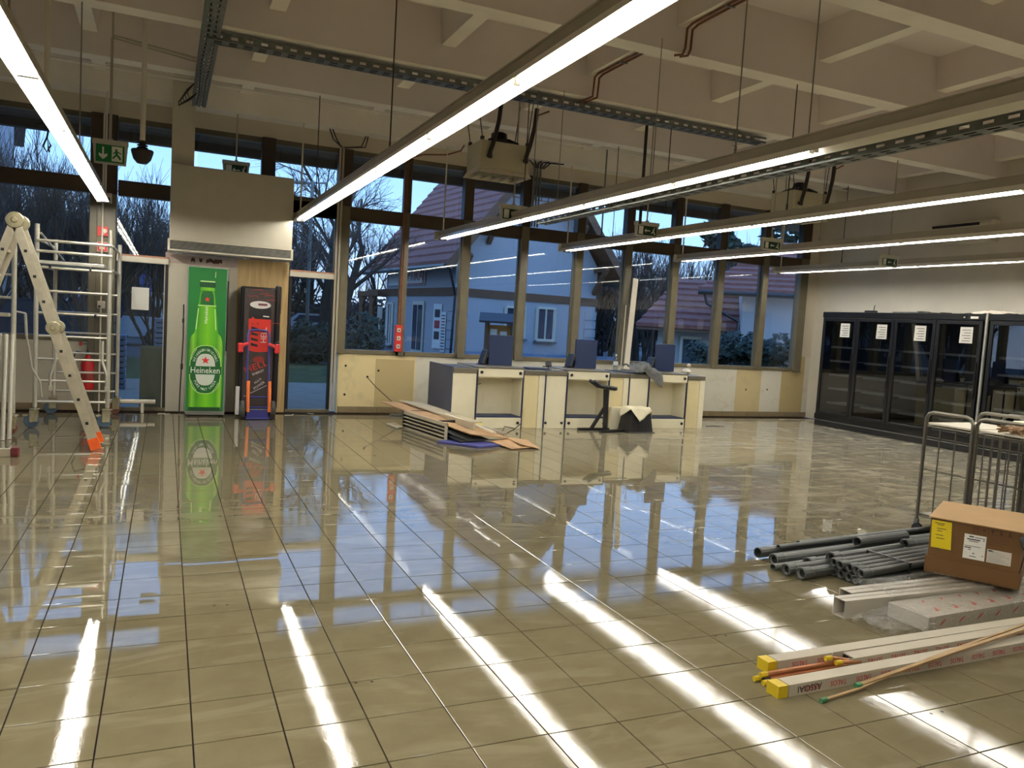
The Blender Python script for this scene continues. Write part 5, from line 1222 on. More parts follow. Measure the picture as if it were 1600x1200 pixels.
for i in range(9):
    a = .09+.16*i
    b = MB(); b.prism([QW(a,-.0012,.025), QW(a+.02,-.0012,.03), QW(a+.055,-.0012,.055), QW(a+.05,-.0012,.06), QW(a+.02,-.0012,.045)], -sw*.0006); b.build('red_mark', M_marks, t)
    b = MB(); b.prism([QW(a+.05,.05,.0812), QW(a+.09,.06,.0812), QW(a+.095,.10,.0812), QW(a+.08,.10,.0812), QW(a+.075,.075,.0812), QW(a+.05,.065,.0812)], (0, 0, .0006)); b.build('red_mark', M_marks, t)
    b = MB(); b.prism([QW(a+.10,.17,.0812), QW(a+.13,.18,.0812), QW(a+.135,.205,.0812), QW(a+.12,.20,.0812)], (0, 0, .0006)); b.build('red_mark', M_marks, t)
def film_mat():
    q = N('clear_film'); tc = q.n('TexCoord'); n = q.noise(tc.outputs['Object'], 34, 4, 1.5)
    t = q.n('BsdfTransparent'); t.inputs[0].default_value = (.93, .93, .92, 1); g = q.n('BsdfGlossy'); g.inputs['Roughness'].default_value = .16; g.inputs[0].default_value = (.9, .88, .84, 1)
    q.l(q.bump(n, .9, .02), g.inputs['Normal']); f = q.ramp(n, [(.35, .10), (.70, .42)])
    mx = q.n('MixShader'); q.l(f, mx.inputs[0]); q.l(t.outputs[0], mx.inputs[1]); q.l(g.outputs[0], mx.inputs[2]); q.l(mx.outputs[0], q.out.inputs[0]); return q.m
M_film = film_mat()
rs = random.Random(8)
def film(name, lab, fn, nu, nv): b = MB(); b.grid(fn, nu, nv); return b.build(name, M_film, label=lab, cat='plastic film', smooth=False)
def wrapfn(u, v):      # bunched sleeve over the left end of the wrapped trunking
    a = -.34+.36*u; th = v*PI; cr = (1-u)
    y = .12-.155*math.cos(th)*(1-.45*cr)+.02*math.sin(21*u+13*v)*cr; z = .004+(.085*math.sin(th)**.5)*(1-.55*cr)+.018*abs(math.sin(15*v+11*u))*cr
    return QW(a, y+rs.uniform(-.008, .008)*cr, z+rs.uniform(0, .010)*cr)
film('plastic_sleeve', 'bunched clear plastic sleeve end lying before the wrapped trunking', wrapfn, 22, 18)
def wrap2(u, v):
    a = .0+1.5*u; th = v*PI
    return QW(a, .1225-.1285*(1 if math.cos(th) > .7 else -1 if math.cos(th) < -.7 else math.cos(th)/.7), .003+.0805*min(1, math.sin(th)*1.5)+.003*abs(math.sin(40*u+9*v)))
film('plastic_film', 'clear film wrapped tight along the red marked trunking', wrap2, 40, 14)
def wrap3(u, v):
    a = 3.72+.95*u; y = 3.02+.28*v; return (a, y+.01*math.sin(14*u), .108+.012*abs(math.sin(9*u+5*v))+.012*abs(math.sin(23*v+7*u)))
film('plastic_cover', 'clear plastic film lying over the two white trunkings', wrap3, 26, 12)
# ---------------------------------------------------------------- long flat cartons with red print and yellow ends, copper tubes
M_cart = mat('white_carton', rgb(184, 176, 156), .6, var=.05); M_yend = mat('yellow_end', rgb(206, 178, 26), .5, var=.08); M_rprint = mat('red_lettering', rgb(184, 36, 44), .5)
def carton(p, ang, L, label, end='yellow', flip=False, w_=.068, h_=.052, z=0.0):
    d = Vector((math.cos(ang), math.sin(ang), 0)); s = Vector((-d.y, d.x, 0)); p = Vector((p[0], p[1], z)); t = thing('long_carton', label, 'carton', p, 'long printed cartons')
    Q = lambda a, y, zz: p+d*a+s*y+Vector((0, 0, zz))
    b = MB(); b.prism([Q(.06,0,0), Q(.06,w_,0), Q(.06,w_,h_), Q(.06,0,h_)], d*(L-.06)); b.build('carton_body', M_cart, t)
    if end == 'yellow':
        b = MB(); b.prism([Q(0,-.001,.001), Q(0,w_+.001,.001), Q(0,w_+.001,h_+.001), Q(0,-.001,h_+.001)], d*.052); b.build('end_cap', M_yend, t)
    else:
        b = MB(); b.prism([Q(.0,0,0), Q(.0,w_,0), Q(.0,w_,.003), Q(.0,0,.003)], d*.06); b.prism([Q(.02,0,0), Q(.02,.003,0), Q(.02,.003,h_), Q(.03,0,h_)], d*.04); b.prism([Q(-.03,w_-.003,.01), Q(-.03,w_,.01), Q(-.01,w_,h_+.01), Q(-.01,w_-.003,h_+.01)], d*.07); b.build('open_flap', M_cart, t)
        b = MB(); b.prism([Q(.055,.004,.004), Q(.055,w_-.004,.004), Q(.055,w_-.004,h_-.004), Q(.055,.004,h_-.004)], d*.004); b.build('open_end', M_black, t)
    n = int((L-.2)/.155)
    for k in range(n):
        M_ = frame(Q(.19+.155*k, -.0012, h_*.5), -d if flip else d, (0, 0, -1) if flip else (0, 0, 1))
        textobj('TALOS', .034, M_rprint, t, M_, wide=.95)
    return t
carton((2.515, 2.645), .004, 2.1, 'rear long white carton with red print and a yellow end', flip=True)
carton((2.90, 2.565), .012, 1.7, 'long white carton with a torn open dark end, between the two yellow ended ones', end='open')
c3 = carton((2.385, 2.435), .018, 2.0, 'front long white carton with a yellow end and black marker letters', flip=True)
textobj('ASSOAI', .042, M_black, c3, frame(Vector((2.56, 2.4365, .027)), (-1, -.018, 0), (0, 0, -1)), name='marker_writing')
for i, (x, y, z, L, lab) in enumerate(((2.40, 2.600, .012, .56, 'rear copper tube with a yellow cap between the cartons'), (2.43, 2.575, .012, .52, 'middle copper tube under the others between the cartons'), (2.41, 2.555, .012, .56, 'front copper tube with a yellow cap beside the front carton'), (2.42, 2.585, .034, .55, 'copper tube lying on top of the other three'))):
    t = thing('copper_tube', lab, 'tube', (x, y, z-.011), 'capped copper tubes')
    b = MB(); b.tube([(x+.03, y, z), (x+L, y+.008, z)], .010, 8); b.build('tube', M_copper, t)
    b = MB(); b.tube([(x, y, z), (x+.035, y, z)], .0125, 8); b.build('cap', M_yend if i != 1 else M_black, t)
for i, (x, y, z, lab) in enumerate(((2.80, 2.59, .06, 'copper tube end with a yellow cap poking from the torn carton, upper one'), (2.84, 2.565, .045, 'copper tube end with a yellow cap poking from the torn carton, lower one'))):
    t = thing('copper_tube', lab, 'tube', (x, y, z-.01), 'capped copper tubes')
    b = MB(); b.tube([(x+.03, y, z), (x+.16, y+.005, .03)], .009, 8); b.build('tube', M_copper, t)
    b = MB(); b.tube([(x, y, z), (x+.035, y, z)], .0115, 8); b.build('cap', M_yend, t)
M_strip = mat('brass_strip', rgb(170, 142, 100), .45, .4, var=.12, scale=12); M_gcap = mat('green_tip', rgb(60, 120, 76), .5)
t = thing('copper_strip', 'long thin copper coloured tube with a green tip lying over the front carton', 'tube', (2.56, 2.355, 0))
b = MB(); b.tube([(2.56, 2.355, .010), (2.79, 2.385, .012), (3.3, 2.44, .066), (4.3, 2.60, .085)], .0075, 6); b.build('tube', M_strip, t)
b = MB(); b.tube([(2.54, 2.352, .010), (2.575, 2.357, .010)], .0105, 8); b.build('tip', M_gcap, t)
t = thing('copper_strip', 'second thin copper coloured tube, its green tip set back from the first', 'tube', (2.80, 2.405, 0))
b = MB(); b.tube([(2.80, 2.398, .020), (3.3, 2.425, .068), (4.3, 2.57, .080)], .011, 6); b.build('tube', M_strip, t)
b = MB(); b.tube([(2.785, 2.397, .020), (2.815, 2.399, .021)], .0135, 8); b.build('tip', M_gcap, t)
# small dark screw holes left in the floor tiles
M_hole = mat('screw_hole', rgb(30, 24, 20), .9)
for i, (u, v) in enumerate(((335, 946), (355, 945), (556, 1067), (581, 1065), (1118, 994), (1134, 993), (318, 797), (332, 796), (838, 778), (855, 829), (1042, 890), (1050, 889), (1455, 1115), (1472, 1112), (448, 850), (465, 850), (1137, 768), (1200, 811))):
    p = at_z(u, v); b = MB(); b.lathe([(.001, .0004), (.006, .0006), (.0075, .0004)], p, 8); b.build('screw_hole', M_hole, floor)
# ---------------------------------------------------------------- cable trays under the ceiling
def tray(name, label, p, q, w_, h_, rows=2):
    p = Vector(p); q = Vector(q); d = (q-p).normalized(); L = (q-p).length; s = Vector((-d.y, d.x, 0)); t = thing(name, label, 'cable tray', (p+q)/2)
    Q = lambda a, y, z: p+d*a+s*y+Vector((0, 0, z))
    b = MB(); step = .14; n = int(L/step)
    for sy in (-w_/2, w_/2-.002):                    # slotted sides
        b.prism([Q(0,sy,0), Q(0,sy+.002,0), Q(0,sy+.002,h_*.3), Q(0,sy,h_*.3)], d*L); b.prism([Q(0,sy,h_*.65), Q(0,sy+.002,h_*.65), Q(0,sy+.002,h_), Q(0,sy,h_)], d*L)
        for i in range(n): b.prism([Q(i*step,sy,h_*.3), Q(i*step,sy+.002,h_*.3), Q(i*step,sy+.002,h_*.65), Q(i*step,sy,h_*.65)], d*step*.55)
    for y0, y1 in ((-w_/2, -w_*.3), (-w_*.08, w_*.08), (w_*.3, w_/2)): b.prism([Q(0,y0,0), Q(0,y1,0), Q(0,y1,.002), Q(0,y0,.002)], d*L)
    for i in range(n):
        for y0, y1 in ((-w_*.3, -w_*.08), (w_*.08, w_*.3)): b.prism([Q(i*step,y0,0), Q(i*step,y1,0), Q(i*step,y1,.002), Q(i*step,y0,.002)], d*step*.45)
    b.build('perforated_channel', M_galv, t)
    for k in range(3):
        b = MB(); b.tube([Q(.05+L*i/10, -w_*.25+w_*.22*k+.012*math.sin(i*1.7+k), .014+.004*k) for i in range(10)]+[Q(L-.03, -w_*.25+w_*.22*k, .014)], .012, 6); b.build('laid_cable', M_cable, t)
    for i in range(max(2, int(L/1.6))):
        a = .4+i*(L-.8)/max(1, int(L/1.6)-1)
        b = MB(); b.tube([Q(a, 0, .0), Q(a, 0, 4.17-p.z)], .005, 6); b.build('hanger', M_steel, t)
    return t
tray('cable_tray', 'grey perforated cable tray running across the ceiling under the beams', (.30, 8.45, 4.06), (7.15, 8.45, 4.06), .17, .075)
tray('cable_tray', 'grey perforated cable tray running towards the window wall at the upper left', (.33, 4.6, 4.08), (.33, 11.35, 4.08), .17, .075)
tray('cable_tray', 'grey cable tray slung beside the third tube light row', (4.07, 2.0, 2.70), (4.07, 8.6, 2.70), .13, .06)
# ---------------------------------------------------------------- unit heaters
M_heat = mat('heater_casing', rgb(196, 188, 160), .5, var=.04)
def heater(x, y, label):
    t = thing('unit_heater', label, 'heater', (x, y, 3.28), 'ceiling unit heaters')
    w_, d_ = .62, .46
    b = MB(); b.bbox((x, y, 3.30), (x+w_, y+d_, 3.62), .012); b.build('casing', M_heat, t)
    b = MB(); z = 3.30
    b._add([(x-.0, y-.0, z), (x+w_, y, z), (x+w_, y+d_, z), (x, y+d_, z), (x-.03, y-.03, z-.06), (x+w_+.03, y-.03, z-.06), (x+w_+.03, y+d_+.03, z-.06), (x-.03, y+d_+.03, z-.06)], [(0,1,5,4),(1,2,6,5),(2,3,7,6),(3,0,4,7)]); b.build('outlet_hood', M_white, t)
    for i in range(5):
        b = MB(); xx = x+.05+i*.13; b.prism([(xx, y-.01, z-.052), (xx+.07, y-.01, z-.02), (xx+.073, y-.01, z-.023), (xx+.003, y-.01, z-.056)], (0, d_+.02, 0)); b.build('louvre', M_galv, t)
    b = MB(); b.lathe([(.21, 3.62), (.21, 3.645), (.12, 3.66), (.10, 3.69), (.095, 3.76), (.07, 3.775), (.001, 3.778)], (x+w_/2, y+d_/2, 0), 18); b.build('fan_motor', M_black, t, smooth=False)
    b = MB()
    for k in range(4):
        a = PI/4+k*PI/2; c = Vector((x+w_/2, y+d_/2, 3.64)); e_ = c+Vector((math.cos(a)*.27, math.sin(a)*.22, 0)); b.tube([c+Vector((0, 0, .05)), (c+e_)/2+Vector((0, 0, .05)), e_], .012, 6)
    b.build('fan_guard', M_black, t)
    for xx, yy in ((x+.02, y+.03), (x+w_-.02, y+.03), (x+.02, y+d_-.03), (x+w_-.02, y+d_-.03)):
        b = MB(); b.bbox((xx-.02, yy-.02, 3.62), (xx+.02, yy+.02, 3.66), .004); b.tube([(xx, yy, 3.65), (xx+(.10 if xx < x+.3 else -.05)*-1, yy, 4.18)], .006, 6); b.build('hanger_chain', M_cable, t)
    for k, xx in enumerate((x+.10, x+w_-.06)):
        b = MB(); b.tube([(xx, y-.0, 3.44), (xx, y-.05, 3.42), (xx-.01, y-.06, 3.47), (xx+.04, y-.05, 3.62), (xx+.09, y-.04, 3.85), (xx+.11, y-.03, 4.06)], .026, 8); b.build('insulated_pipe', M_cable, t)
    b = MB(); b.tube([(x+w_-.02, y-.05, 3.55), (x+w_+.03, y-.06, 3.80), (x+w_+.06, y-.05, 3.98), (x+w_+.2, y-.05, 4.05)], .010, 6); b.build('copper_pipe', M_cond, t)
    return t
heater(3.30, 8.72, 'off-white unit heater hung between the second and third tube light rows'); heater(8.02, 8.72, 'off-white unit heater hung above the right tube light rows')
# ---------------------------------------------------------------- exit signs
M_sgreen = mat('sign_green', rgb(10, 120, 60), .45, var=.02); M_signbody = mat('sign_housing', rgb(196, 194, 180), .45, var=.03); M_sgd = mat('sign_dark_green', rgb(14, 60, 36), .45)
def exit_sign(x, y, z, label, w_=.34, h_=.18, down=True, stems=1, green=None, zt=4.775):
    green = green or M_sgd
    t = thing('exit_sign', label, 'exit sign', (x+w_/2, y, z), 'hanging exit signs')
    b = MB(); b.prism([(x, y-.03, z+h_-.045), (x+w_, y-.03, z+h_-.045), (x+w_, y-.03, z+h_), (x, y-.03, z+h_)], (0, .06, 0)); b.prism([(x+.02, y-.02, z), (x+w_-.02, y-.02, z), (x+w_-.005, y-.02, z+h_-.045), (x+.005, y-.02, z+h_-.045)], (0, .04, 0)); b.build('housing', M_signbody, t)
    x0, x1, z0, z1 = x+.035, x+w_-.035, z+.018, z+h_-.052; yy = y-.0205
    b = MB(); b.box((x0, yy-.001, z0), (x1, yy, z1)); f = b.build('face', green, t)
    hh = z1-z0; cy = yy-.0018
    def fl(pts, nm='symbol'): b = MB(); b.prism([(p[0], cy, p[1]) for p in pts], (0, .0007, 0)); b.build(nm, M_wprint, f)
    if down:
        ax = x0+(x1-x0)*.25; s = hh*.36; c = z0+hh/2
        fl([(ax-.008, c+s), (ax+.008, c+s), (ax+.008, c-s*.2), (ax+s*.62, c-s*.0), (ax+s*.62, c-s*.42), (ax, c-s), (ax-s*.62, c-s*.42), (ax-s*.62, c), (ax-.008, c-s*.2)], 'arrow')
        dx = x0+(x1-x0)*.74
    else:
        ax = x0+(x1-x0)*.50; s = hh*.34; c = z0+hh/2
        fl([(ax-s, c), (ax-s*.35, c+s*.7), (ax-s*.35, c+.007), (ax+s*1.1, c+.007), (ax+s*1.1, c-.007), (ax-s*.35, c-.007), (ax-s*.35, c-s*.7)], 'arrow')
        dx = x0+(x1-x0)*.17
        mx_ = x0+(x1-x0)*.84; q = hh*.1
        b = MB(); b.lathe([(.001, -.0008), (q*.8, -.0008), (q*.8, 0)], (mx_+q, cy+.0007, c+3.2*q), 8, 'Y'); b.build('runner', M_wprint, f)
        fl([(mx_-q, c+2*q), (mx_+q, c+2.2*q), (mx_+.6*q, c-.4*q), (mx_+2*q, c-2*q), (mx_+2.6*q, c-4*q), (mx_+1.4*q, c-4*q), (mx_, c-1.4*q), (mx_-2.6*q, c-3*q), (mx_-3*q, c-2*q), (mx_-.8*q, c-.3*q)], 'runner')
    a = hh*.36
    b = MB(); b.prism([(dx-a*.78, cy, z0+hh*.08), (dx+a*.78, cy, z0+hh*.08), (dx+a*.78, cy, z1-hh*.06), (dx-a*.78, cy, z1-hh*.06)], (0, .0007, 0)); dr = b.build('doorway', M_wprint, f)
    if down:
        q = hh*.09; c = z0+hh*.5
        b = MB(); b.lathe([(.001, -.0008), (q*.8, -.0008), (q*.8, 0)], (dx-q*.5, cy, c+2.6*q), 8, 'Y')
        for pl in ([(-1.2,1.8),(.4,2),(.4,0),(1.8,-1.4),(2.6,-3),(1.6,-3.4),(-.2,-1),(-2.2,-3.2),(-2.8,-2.4),(-1,-.2)], [(.4,1.8),(2.6,.8),(2.4,.2),(.4,1)], [(-1,1.8),(-2.6,.4),(-2.2,0),(-.8,1)]):
            b.prism([(dx+u_*q, cy-.0012, c+v_*q) for u_, v_ in pl], (0, .0008, 0))
        b.build('runner', green, dr)
    for k in range(stems):
        sx = x+w_/2+(.03*(2*k-1) if stems > 1 else 0)
        b = MB(); b.tube([(sx, y, z+h_), (sx, y, zt)], .010, 8); b.bbox((sx-.02, y-.02, z+h_-.002), (sx+.02, y+.02, z+h_+.02), .004); b.build('stem', M_trunk, t)
    return t
exit_sign(-.745, 9.5, 2.925, 'nearest green exit sign with a down arrow, beside the dark hanging bulb', .34, .25, True, 1, M_sgreen)
exit_sign(.66, 11.72, 3.30, 'exit sign showing above the air curtain housing', .36, .21, False, 1)
exit_sign(3.66, 8.92, 2.75, 'exit sign hanging just below the left unit heater', .36, .19, False, 1)
exit_sign(5.60, 8.95, 2.755, 'exit sign above the middle of the checkout counters', .36, .19, False, 1)
exit_sign(7.65, 8.88, 2.76, 'exit sign hanging before the last window bays on the right', .36, .17, False, 1)
exit_sign(9.38, 8.37, 2.65, 'rightmost exit sign, seen between the two lower tube light rows', .36, .17, False, 1)
# ---------------------------------------------------------------- hanging poles, bulbs, conduits
t = thing('hanging_bulb_lamp', 'dark round lamp body on a white ceiling pole beside the nearest exit sign', 'lamp', (-.265, 9.3, 2.9))
b = MB(); b.tube([(-.265, 9.3, 3.12), (-.265, 9.3, 4.775)], .026, 10); b.build('pole', M_white, t)
b = MB(); b.lathe([(.001, 2.94), (.05, 2.945), (.085, 2.985), (.105, 3.05), (.11, 3.075), (.105, 3.085), (.05, 3.09)], (-.265, 9.3, 0), 18); b.build('bulb_housing', mat('dark_bronze', rgb(40, 34, 30), .5), t, smooth=True)
b = MB()
for z in (3.10, 3.125, 3.15): b.lathe([(.05, z), (.056, z+.006), (.05, z+.012)], (-.265, 9.3, 0), 12)
b.tube([(-.265, 9.3, 3.085), (-.265, 9.3, 3.18)], .03, 8); b.build('cable_gland', M_cable, t)
b = MB(); b.bbox((-.34, 9.24, 4.70), (-.19, 9.36, 4.778), .01); b.build('ceiling_bracket', M_white, t)
t = thing('cable_drop_pole', 'white ceiling pole ending in a knotted black cable at the left', 'pole', (-1.03, 8.4, 2.9))
b = MB(); b.tube([(-1.03, 8.4, 3.06), (-1.03, 8.4, 4.775)], .024, 10); b.build('pole', M_white, t)
b = MB(); b.tube([(-1.03, 8.4, 3.12), (-1.02, 8.38, 3.05), (-1.10, 8.38, 3.04), (-1.13, 8.38, 3.02), (-1.06, 8.38, 3.06), (-1.01, 8.38, 3.0), (-1.02, 8.38, 2.93), (-1.05, 8.38, 2.85), (-1.02, 8.38, 2.80), (-.99, 8.38, 2.86), (-1.02, 8.38, 2.93), (-1.0, 8.38, 2.80)], .008, 6); b.build('knotted_cable', M_cable, t)
b = MB(); b.tube([(-.585, 9.6, 3.19), (-.585, 9.6, 4.25), (-.57, 9.6, 4.28), (.24, 9.6, 4.20)], .014, 8); b.tube([(-.585, 9.62, 4.26), (.24, 9.62, 4.17)], .010, 6); b.build('bent_conduit', M_trunk, label='thin conduit bent from the left cable tray down to the nearest exit sign', cat='conduit')
b = MB()
for k in range(5): b.tube([(.24, 10.3, 4.10), (.16-.02*k, 10.25+.03*k, 4.0-.03*k), (.20-.03*k, 10.2, 3.88-.02*k), (.27, 10.25, 3.98)], .007, 5)
b.build('cable_loops', M_cable, label='loose loops of cable hanging from the upper left cable tray', cat='cable')
t = thing('conduit_pair', 'pair of pale conduits running down the window post by the right glass door', 'conduit', (2.33, 11.84, 0))
b = MB()
for x in (2.29, 2.335): b.tube([(x, W-.085, .05), (x, W-.085, 3.95)], .016, 8)
b.build('pipe', M_trunk, t)
b = MB()
for k in range(4): b.tube([(2.30+.01*k, W-.09, 3.93), (2.2-.05*k, 11.7, 4.0), (2.12-.04*k, 11.62, 4.12)] if k < 2 else [(2.33, W-.09, 3.93), (2.45+.06*k, 11.75, 3.96), (2.55+.03*k, 11.65, 4.1)], .010, 5)
b.build('cable_fan', M_cable, t)
t = thing('conduit_bundle', 'bundle of grey conduits dropping beside the left unit heater to the windows', 'conduit', (5.55, 11.72, 3.2))
b = MB()
for k in range(3): b.tube([(5.42+.05*k, 11.80, 3.10), (5.42+.05*k, 11.80, 4.14)], .016, 8)
b.build('pipe', M_galv, t)
b = MB()
for k in range(6): b.tube([(5.42+.03*k, 11.8, 4.05), (5.30-.06*k+.12*k, 11.7-.02*k, 4.11), (5.2+.13*k, 11.64, 4.13)], .012, 5)
b.build('cable_ends', M_cable, t)
for i, (x, y, za, zb_, r, lab) in enumerate(((6.02, 10.55, 2.9, 4.2, .012, 'thin grey rod hanging left of the middle exit sign'), (5.42, 8.55, 2.85, 4.06, .020, 'dark cable drop pole hanging from the long cable tray'), (5.75, 8.5, 3.0, 4.06, .006, 'thin wire hanging next to the dark cable drop pole'), (3.78, 8.5, 3.1, 4.06, .006, 'thin wire hanging from the tray right of the left heater'))):
    b = MB(); b.tube([(x, y, za), (x, y, zb_)], r, 8); b.build('hanging_rod', M_cable if i else M_galv, label=lab, cat='rod')
for i, (pts, lab) in enumerate((([(4.47, 6.75, 4.40), (4.47, 8.10, 4.40), (4.47, 8.18, 4.38), (4.46, 8.185, 4.16), (4.42, 8.2, 4.14), (4.38, 8.42, 4.13)], 'copper pipes clipped under the middle ceiling rib and over the tray'),
                              ([(4.47, 5.0, 4.40), (4.47, 6.33, 4.40), (4.47, 6.42, 4.38), (4.47, 6.43, 4.20), (4.45, 6.44, 4.14), (4.40, 6.50, 4.14)], 'copper pipes clipped under the nearer ceiling rib, dropping past a beam'))):
    b = MB()
    for dx in (-.03, .03): b.tube([(p[0]+dx, p[1], p[2]) for p in pts], .012, 6)
    o_ = b.build('copper_pipes', M_cond, label=lab, cat='pipe')
    b = MB(); b.bbox((4.42, pts[1][1]-.5, 4.385), (4.52, pts[1][1]-.48, 4.40), .002); b.build('clip', M_galv, o_)
b = MB(); b.tube([(9.2, 10.2, 3.0), (9.2, 10.2, 4.17)], .012, 8); b.build('hanging_rod', M_trunk, label='pale rod hanging left of the right unit heater', cat='rod')
# ---------------------------------------------------------------- heap of dismantled boards before the left checkout
M_ply = mat('plywood', rgb(172, 138, 96), .65, var=.1, scale=6); M_edge = mat('board_edge', rgb(176, 166, 142), .6, var=.08); M_blueb = mat('blue_board', rgb(64, 66, 128), .5, var=.06)
t = thing('slotted_unit', 'dismantled low unit with dark slots on its long side, under the boards', 'unit', (3.2, 9.8, 0))
p0, p1 = Vector((3.00, 10.36, 0)), Vector((3.19, 9.12, 0)); d = (p1-p0).normalized(); s = Vector((-d.y, d.x, 0))
QD = lambda a, y, z: p0+d*a+s*y+Vector((0, 0, z)); LD = (p1-p0).length
for nm, z0, z1, m_ in (('rail', 0, .018, M_edge), ('rail', .052, .066, M_edge), ('rail', .10, .112, M_edge), ('rail', .146, .158, M_edge), ('rail', .19, .235, M_edge)):
    b = MB(); b.prism([QD(0,0,z0), QD(0,.02,z0), QD(0,.02,z1), QD(0,0,z1)], d*LD); b.build(nm, m_, t)
b = MB(); b.prism([QD(0,.03,0), QD(0,.035,0), QD(0,.035,.23), QD(0,.03,.23)], d*LD); b.build('dark_back', M_black, t)
for a in (0, LD-.02):
    b = MB(); b.prism([QD(a,-.004,0), QD(a,.03 if a else .42,0), QD(a,.03 if a else .42,.235), QD(a,-.004,.235)], d*.02); b.build('end_panel', M_edge if a else M_black, t)
b = MB(); b.prism([QD(.03,.04,.0), QD(.03,.40,.0), QD(.03,.40,.006), QD(.03,.04,.006)], d*(LD-.05)); b.prism([QD(LD*.6,.04,.01), QD(LD*.6,.40,.01), QD(LD*.6,.40,.2), QD(LD*.6,.04,.2)], d*.01); b.build('inner_floor', M_black, t)
b = MB(); b.prism([QD(0,.40,0), QD(0,.42,0), QD(0,.42,.23), QD(0,.40,.23)], d*LD); b.build('rear_panel', M_edge, t)
def slab(name, pts, th, m_, label, cat='board'):
    b = MB(); pts = [Vector(p) for p in pts]; n = (pts[1]-pts[0]).cross(pts[2]-pts[0]).normalized(); n = n if n.z > 0 else -n
    b.prism(pts, n*th); return b.build(name, m_, label=label, cat=cat)
slab('plywood_board', [(2.84, 10.98, .275), (3.30, 10.96, .262), (3.98, 8.98, .060), (3.42, 8.86, .130)], .014, M_ply, 'long thin plywood board sloping off the slotted unit')
slab('white_board', [(3.10, 10.95, .300), (3.45, 10.92, .270), (3.92, 9.75, .150), (3.62, 9.70, .165)], .016, M_edge, 'pale board lying on top of the sloping plywood board')
slab('hardboard_sheet', [(3.72, 8.94, .034), (3.98, 9.02, .052), (4.13, 8.58, .012), (3.82, 8.50, .008)], .008, M_ply, 'bent hardboard sheet whose corner reaches the floor at the front')
slab('hardboard_offcut', [(3.98, 9.10, .060), (4.30, 9.10, .020), (4.20, 8.50, .006), (4.00, 8.62, .040)], .008, M_ply, 'orange-brown hardboard offcut at the right end of the heap')
slab('blue_board', [(3.06, 9.05, .004), (3.40, 9.25, .004), (3.92, 8.80, .004), (3.45, 8.63, .004)], .022, M_blueb, 'flat blue board on the floor at the front of the heap')
slab('grey_board', [(2.84, 10.62, .004), (2.99, 10.74, .004), (3.0, 10.3, .004), (2.88, 10.2, .004)], .02, M_edge, 'short grey board lying left of the slotted unit')
slab('white_batten', [(3.46, 10.0, .232), (3.51, 10.0, .228), (3.84, 9.05, .116), (3.79, 9.04, .119)], .02, M_white, 'narrow white batten lying on the sloping boards', 'batten')
slab('metal_rail', [(3.62, 9.75, .16), (3.66, 9.75, .16), (4.02, 9.12, .085), (3.98, 9.11, .085)], .03, M_alu, 'short aluminium rail on the right side of the heap', 'rail')
slab('dark_panel', [(3.24, 9.15, .06), (3.5, 9.3, .06), (3.66, 8.98, .03), (3.30, 8.88, .03)], .012, M_black, 'dark panel tucked under the plywood in the heap', 'panel')
slab('grey_glass_sheet', [(3.22, 9.30, .11), (3.46, 9.40, .13), (3.72, 8.98, .05), (3.42, 8.92, .045)], .006, M_galv, 'greenish grey sheet tucked under the sloping plywood', 'sheet')
slab('yellow_offcut', [(3.86, 10.15, .10), (4.06, 10.15, .10), (4.08, 10.05, .02), (3.88, 10.03, .02)], .03, mat('pale_yellow', rgb(226, 206, 112), .6), 'small pale yellow foam piece behind the heap', 'offcut')
b = MB(); b.tube([(4.02, 9.35, .02), (4.15, 9.5, .14), (4.35, 9.6, .10), (4.45, 9.65, .16)], .007, 5); b.tube([(4.05, 9.4, .02), (4.25, 9.4, .12), (4.3, 9.55, .08)], .006, 5); b.build('wire_ends', M_cable, label='loose wire ends sticking out of the board heap', cat='wire')
b = MB(); b.tube([(2.86, W-.01, .55), (2.95, 11.7, .42), (3.25, 11.3, .12), (3.32, 11.2, .02)], .006, 5); b.build('wall_cable', M_cable, label='thin cable drooping from the wall behind the board heap', cat='cable')
slab('wall_strip', [(3.15, 11.6, .004), (3.75, 11.62, .004), (3.75, 11.56, .004), (3.15, 11.54, .004)], .03, M_galv, 'low grey strip lying behind the board heap by the wall', 'strip')
for i, (u, v) in enumerate(((627, 581), (625, 581), (1176, 618), (1217, 618), (697, 556))):
    pass
M_hole2 = M_hole
for i, (x, z) in enumerate(((2.52, .72), (2.52, .28), (2.98+.05, .66), (2.86, .56), (10.2, .52), (10.72, .53))):
    b = MB(); b.lathe([(.001, -.004), (.012, -.004), (.018, 0)], (x, W-.0005, z), 8, 'Y'); b.build('wall_hole', M_hole2, wall_back)
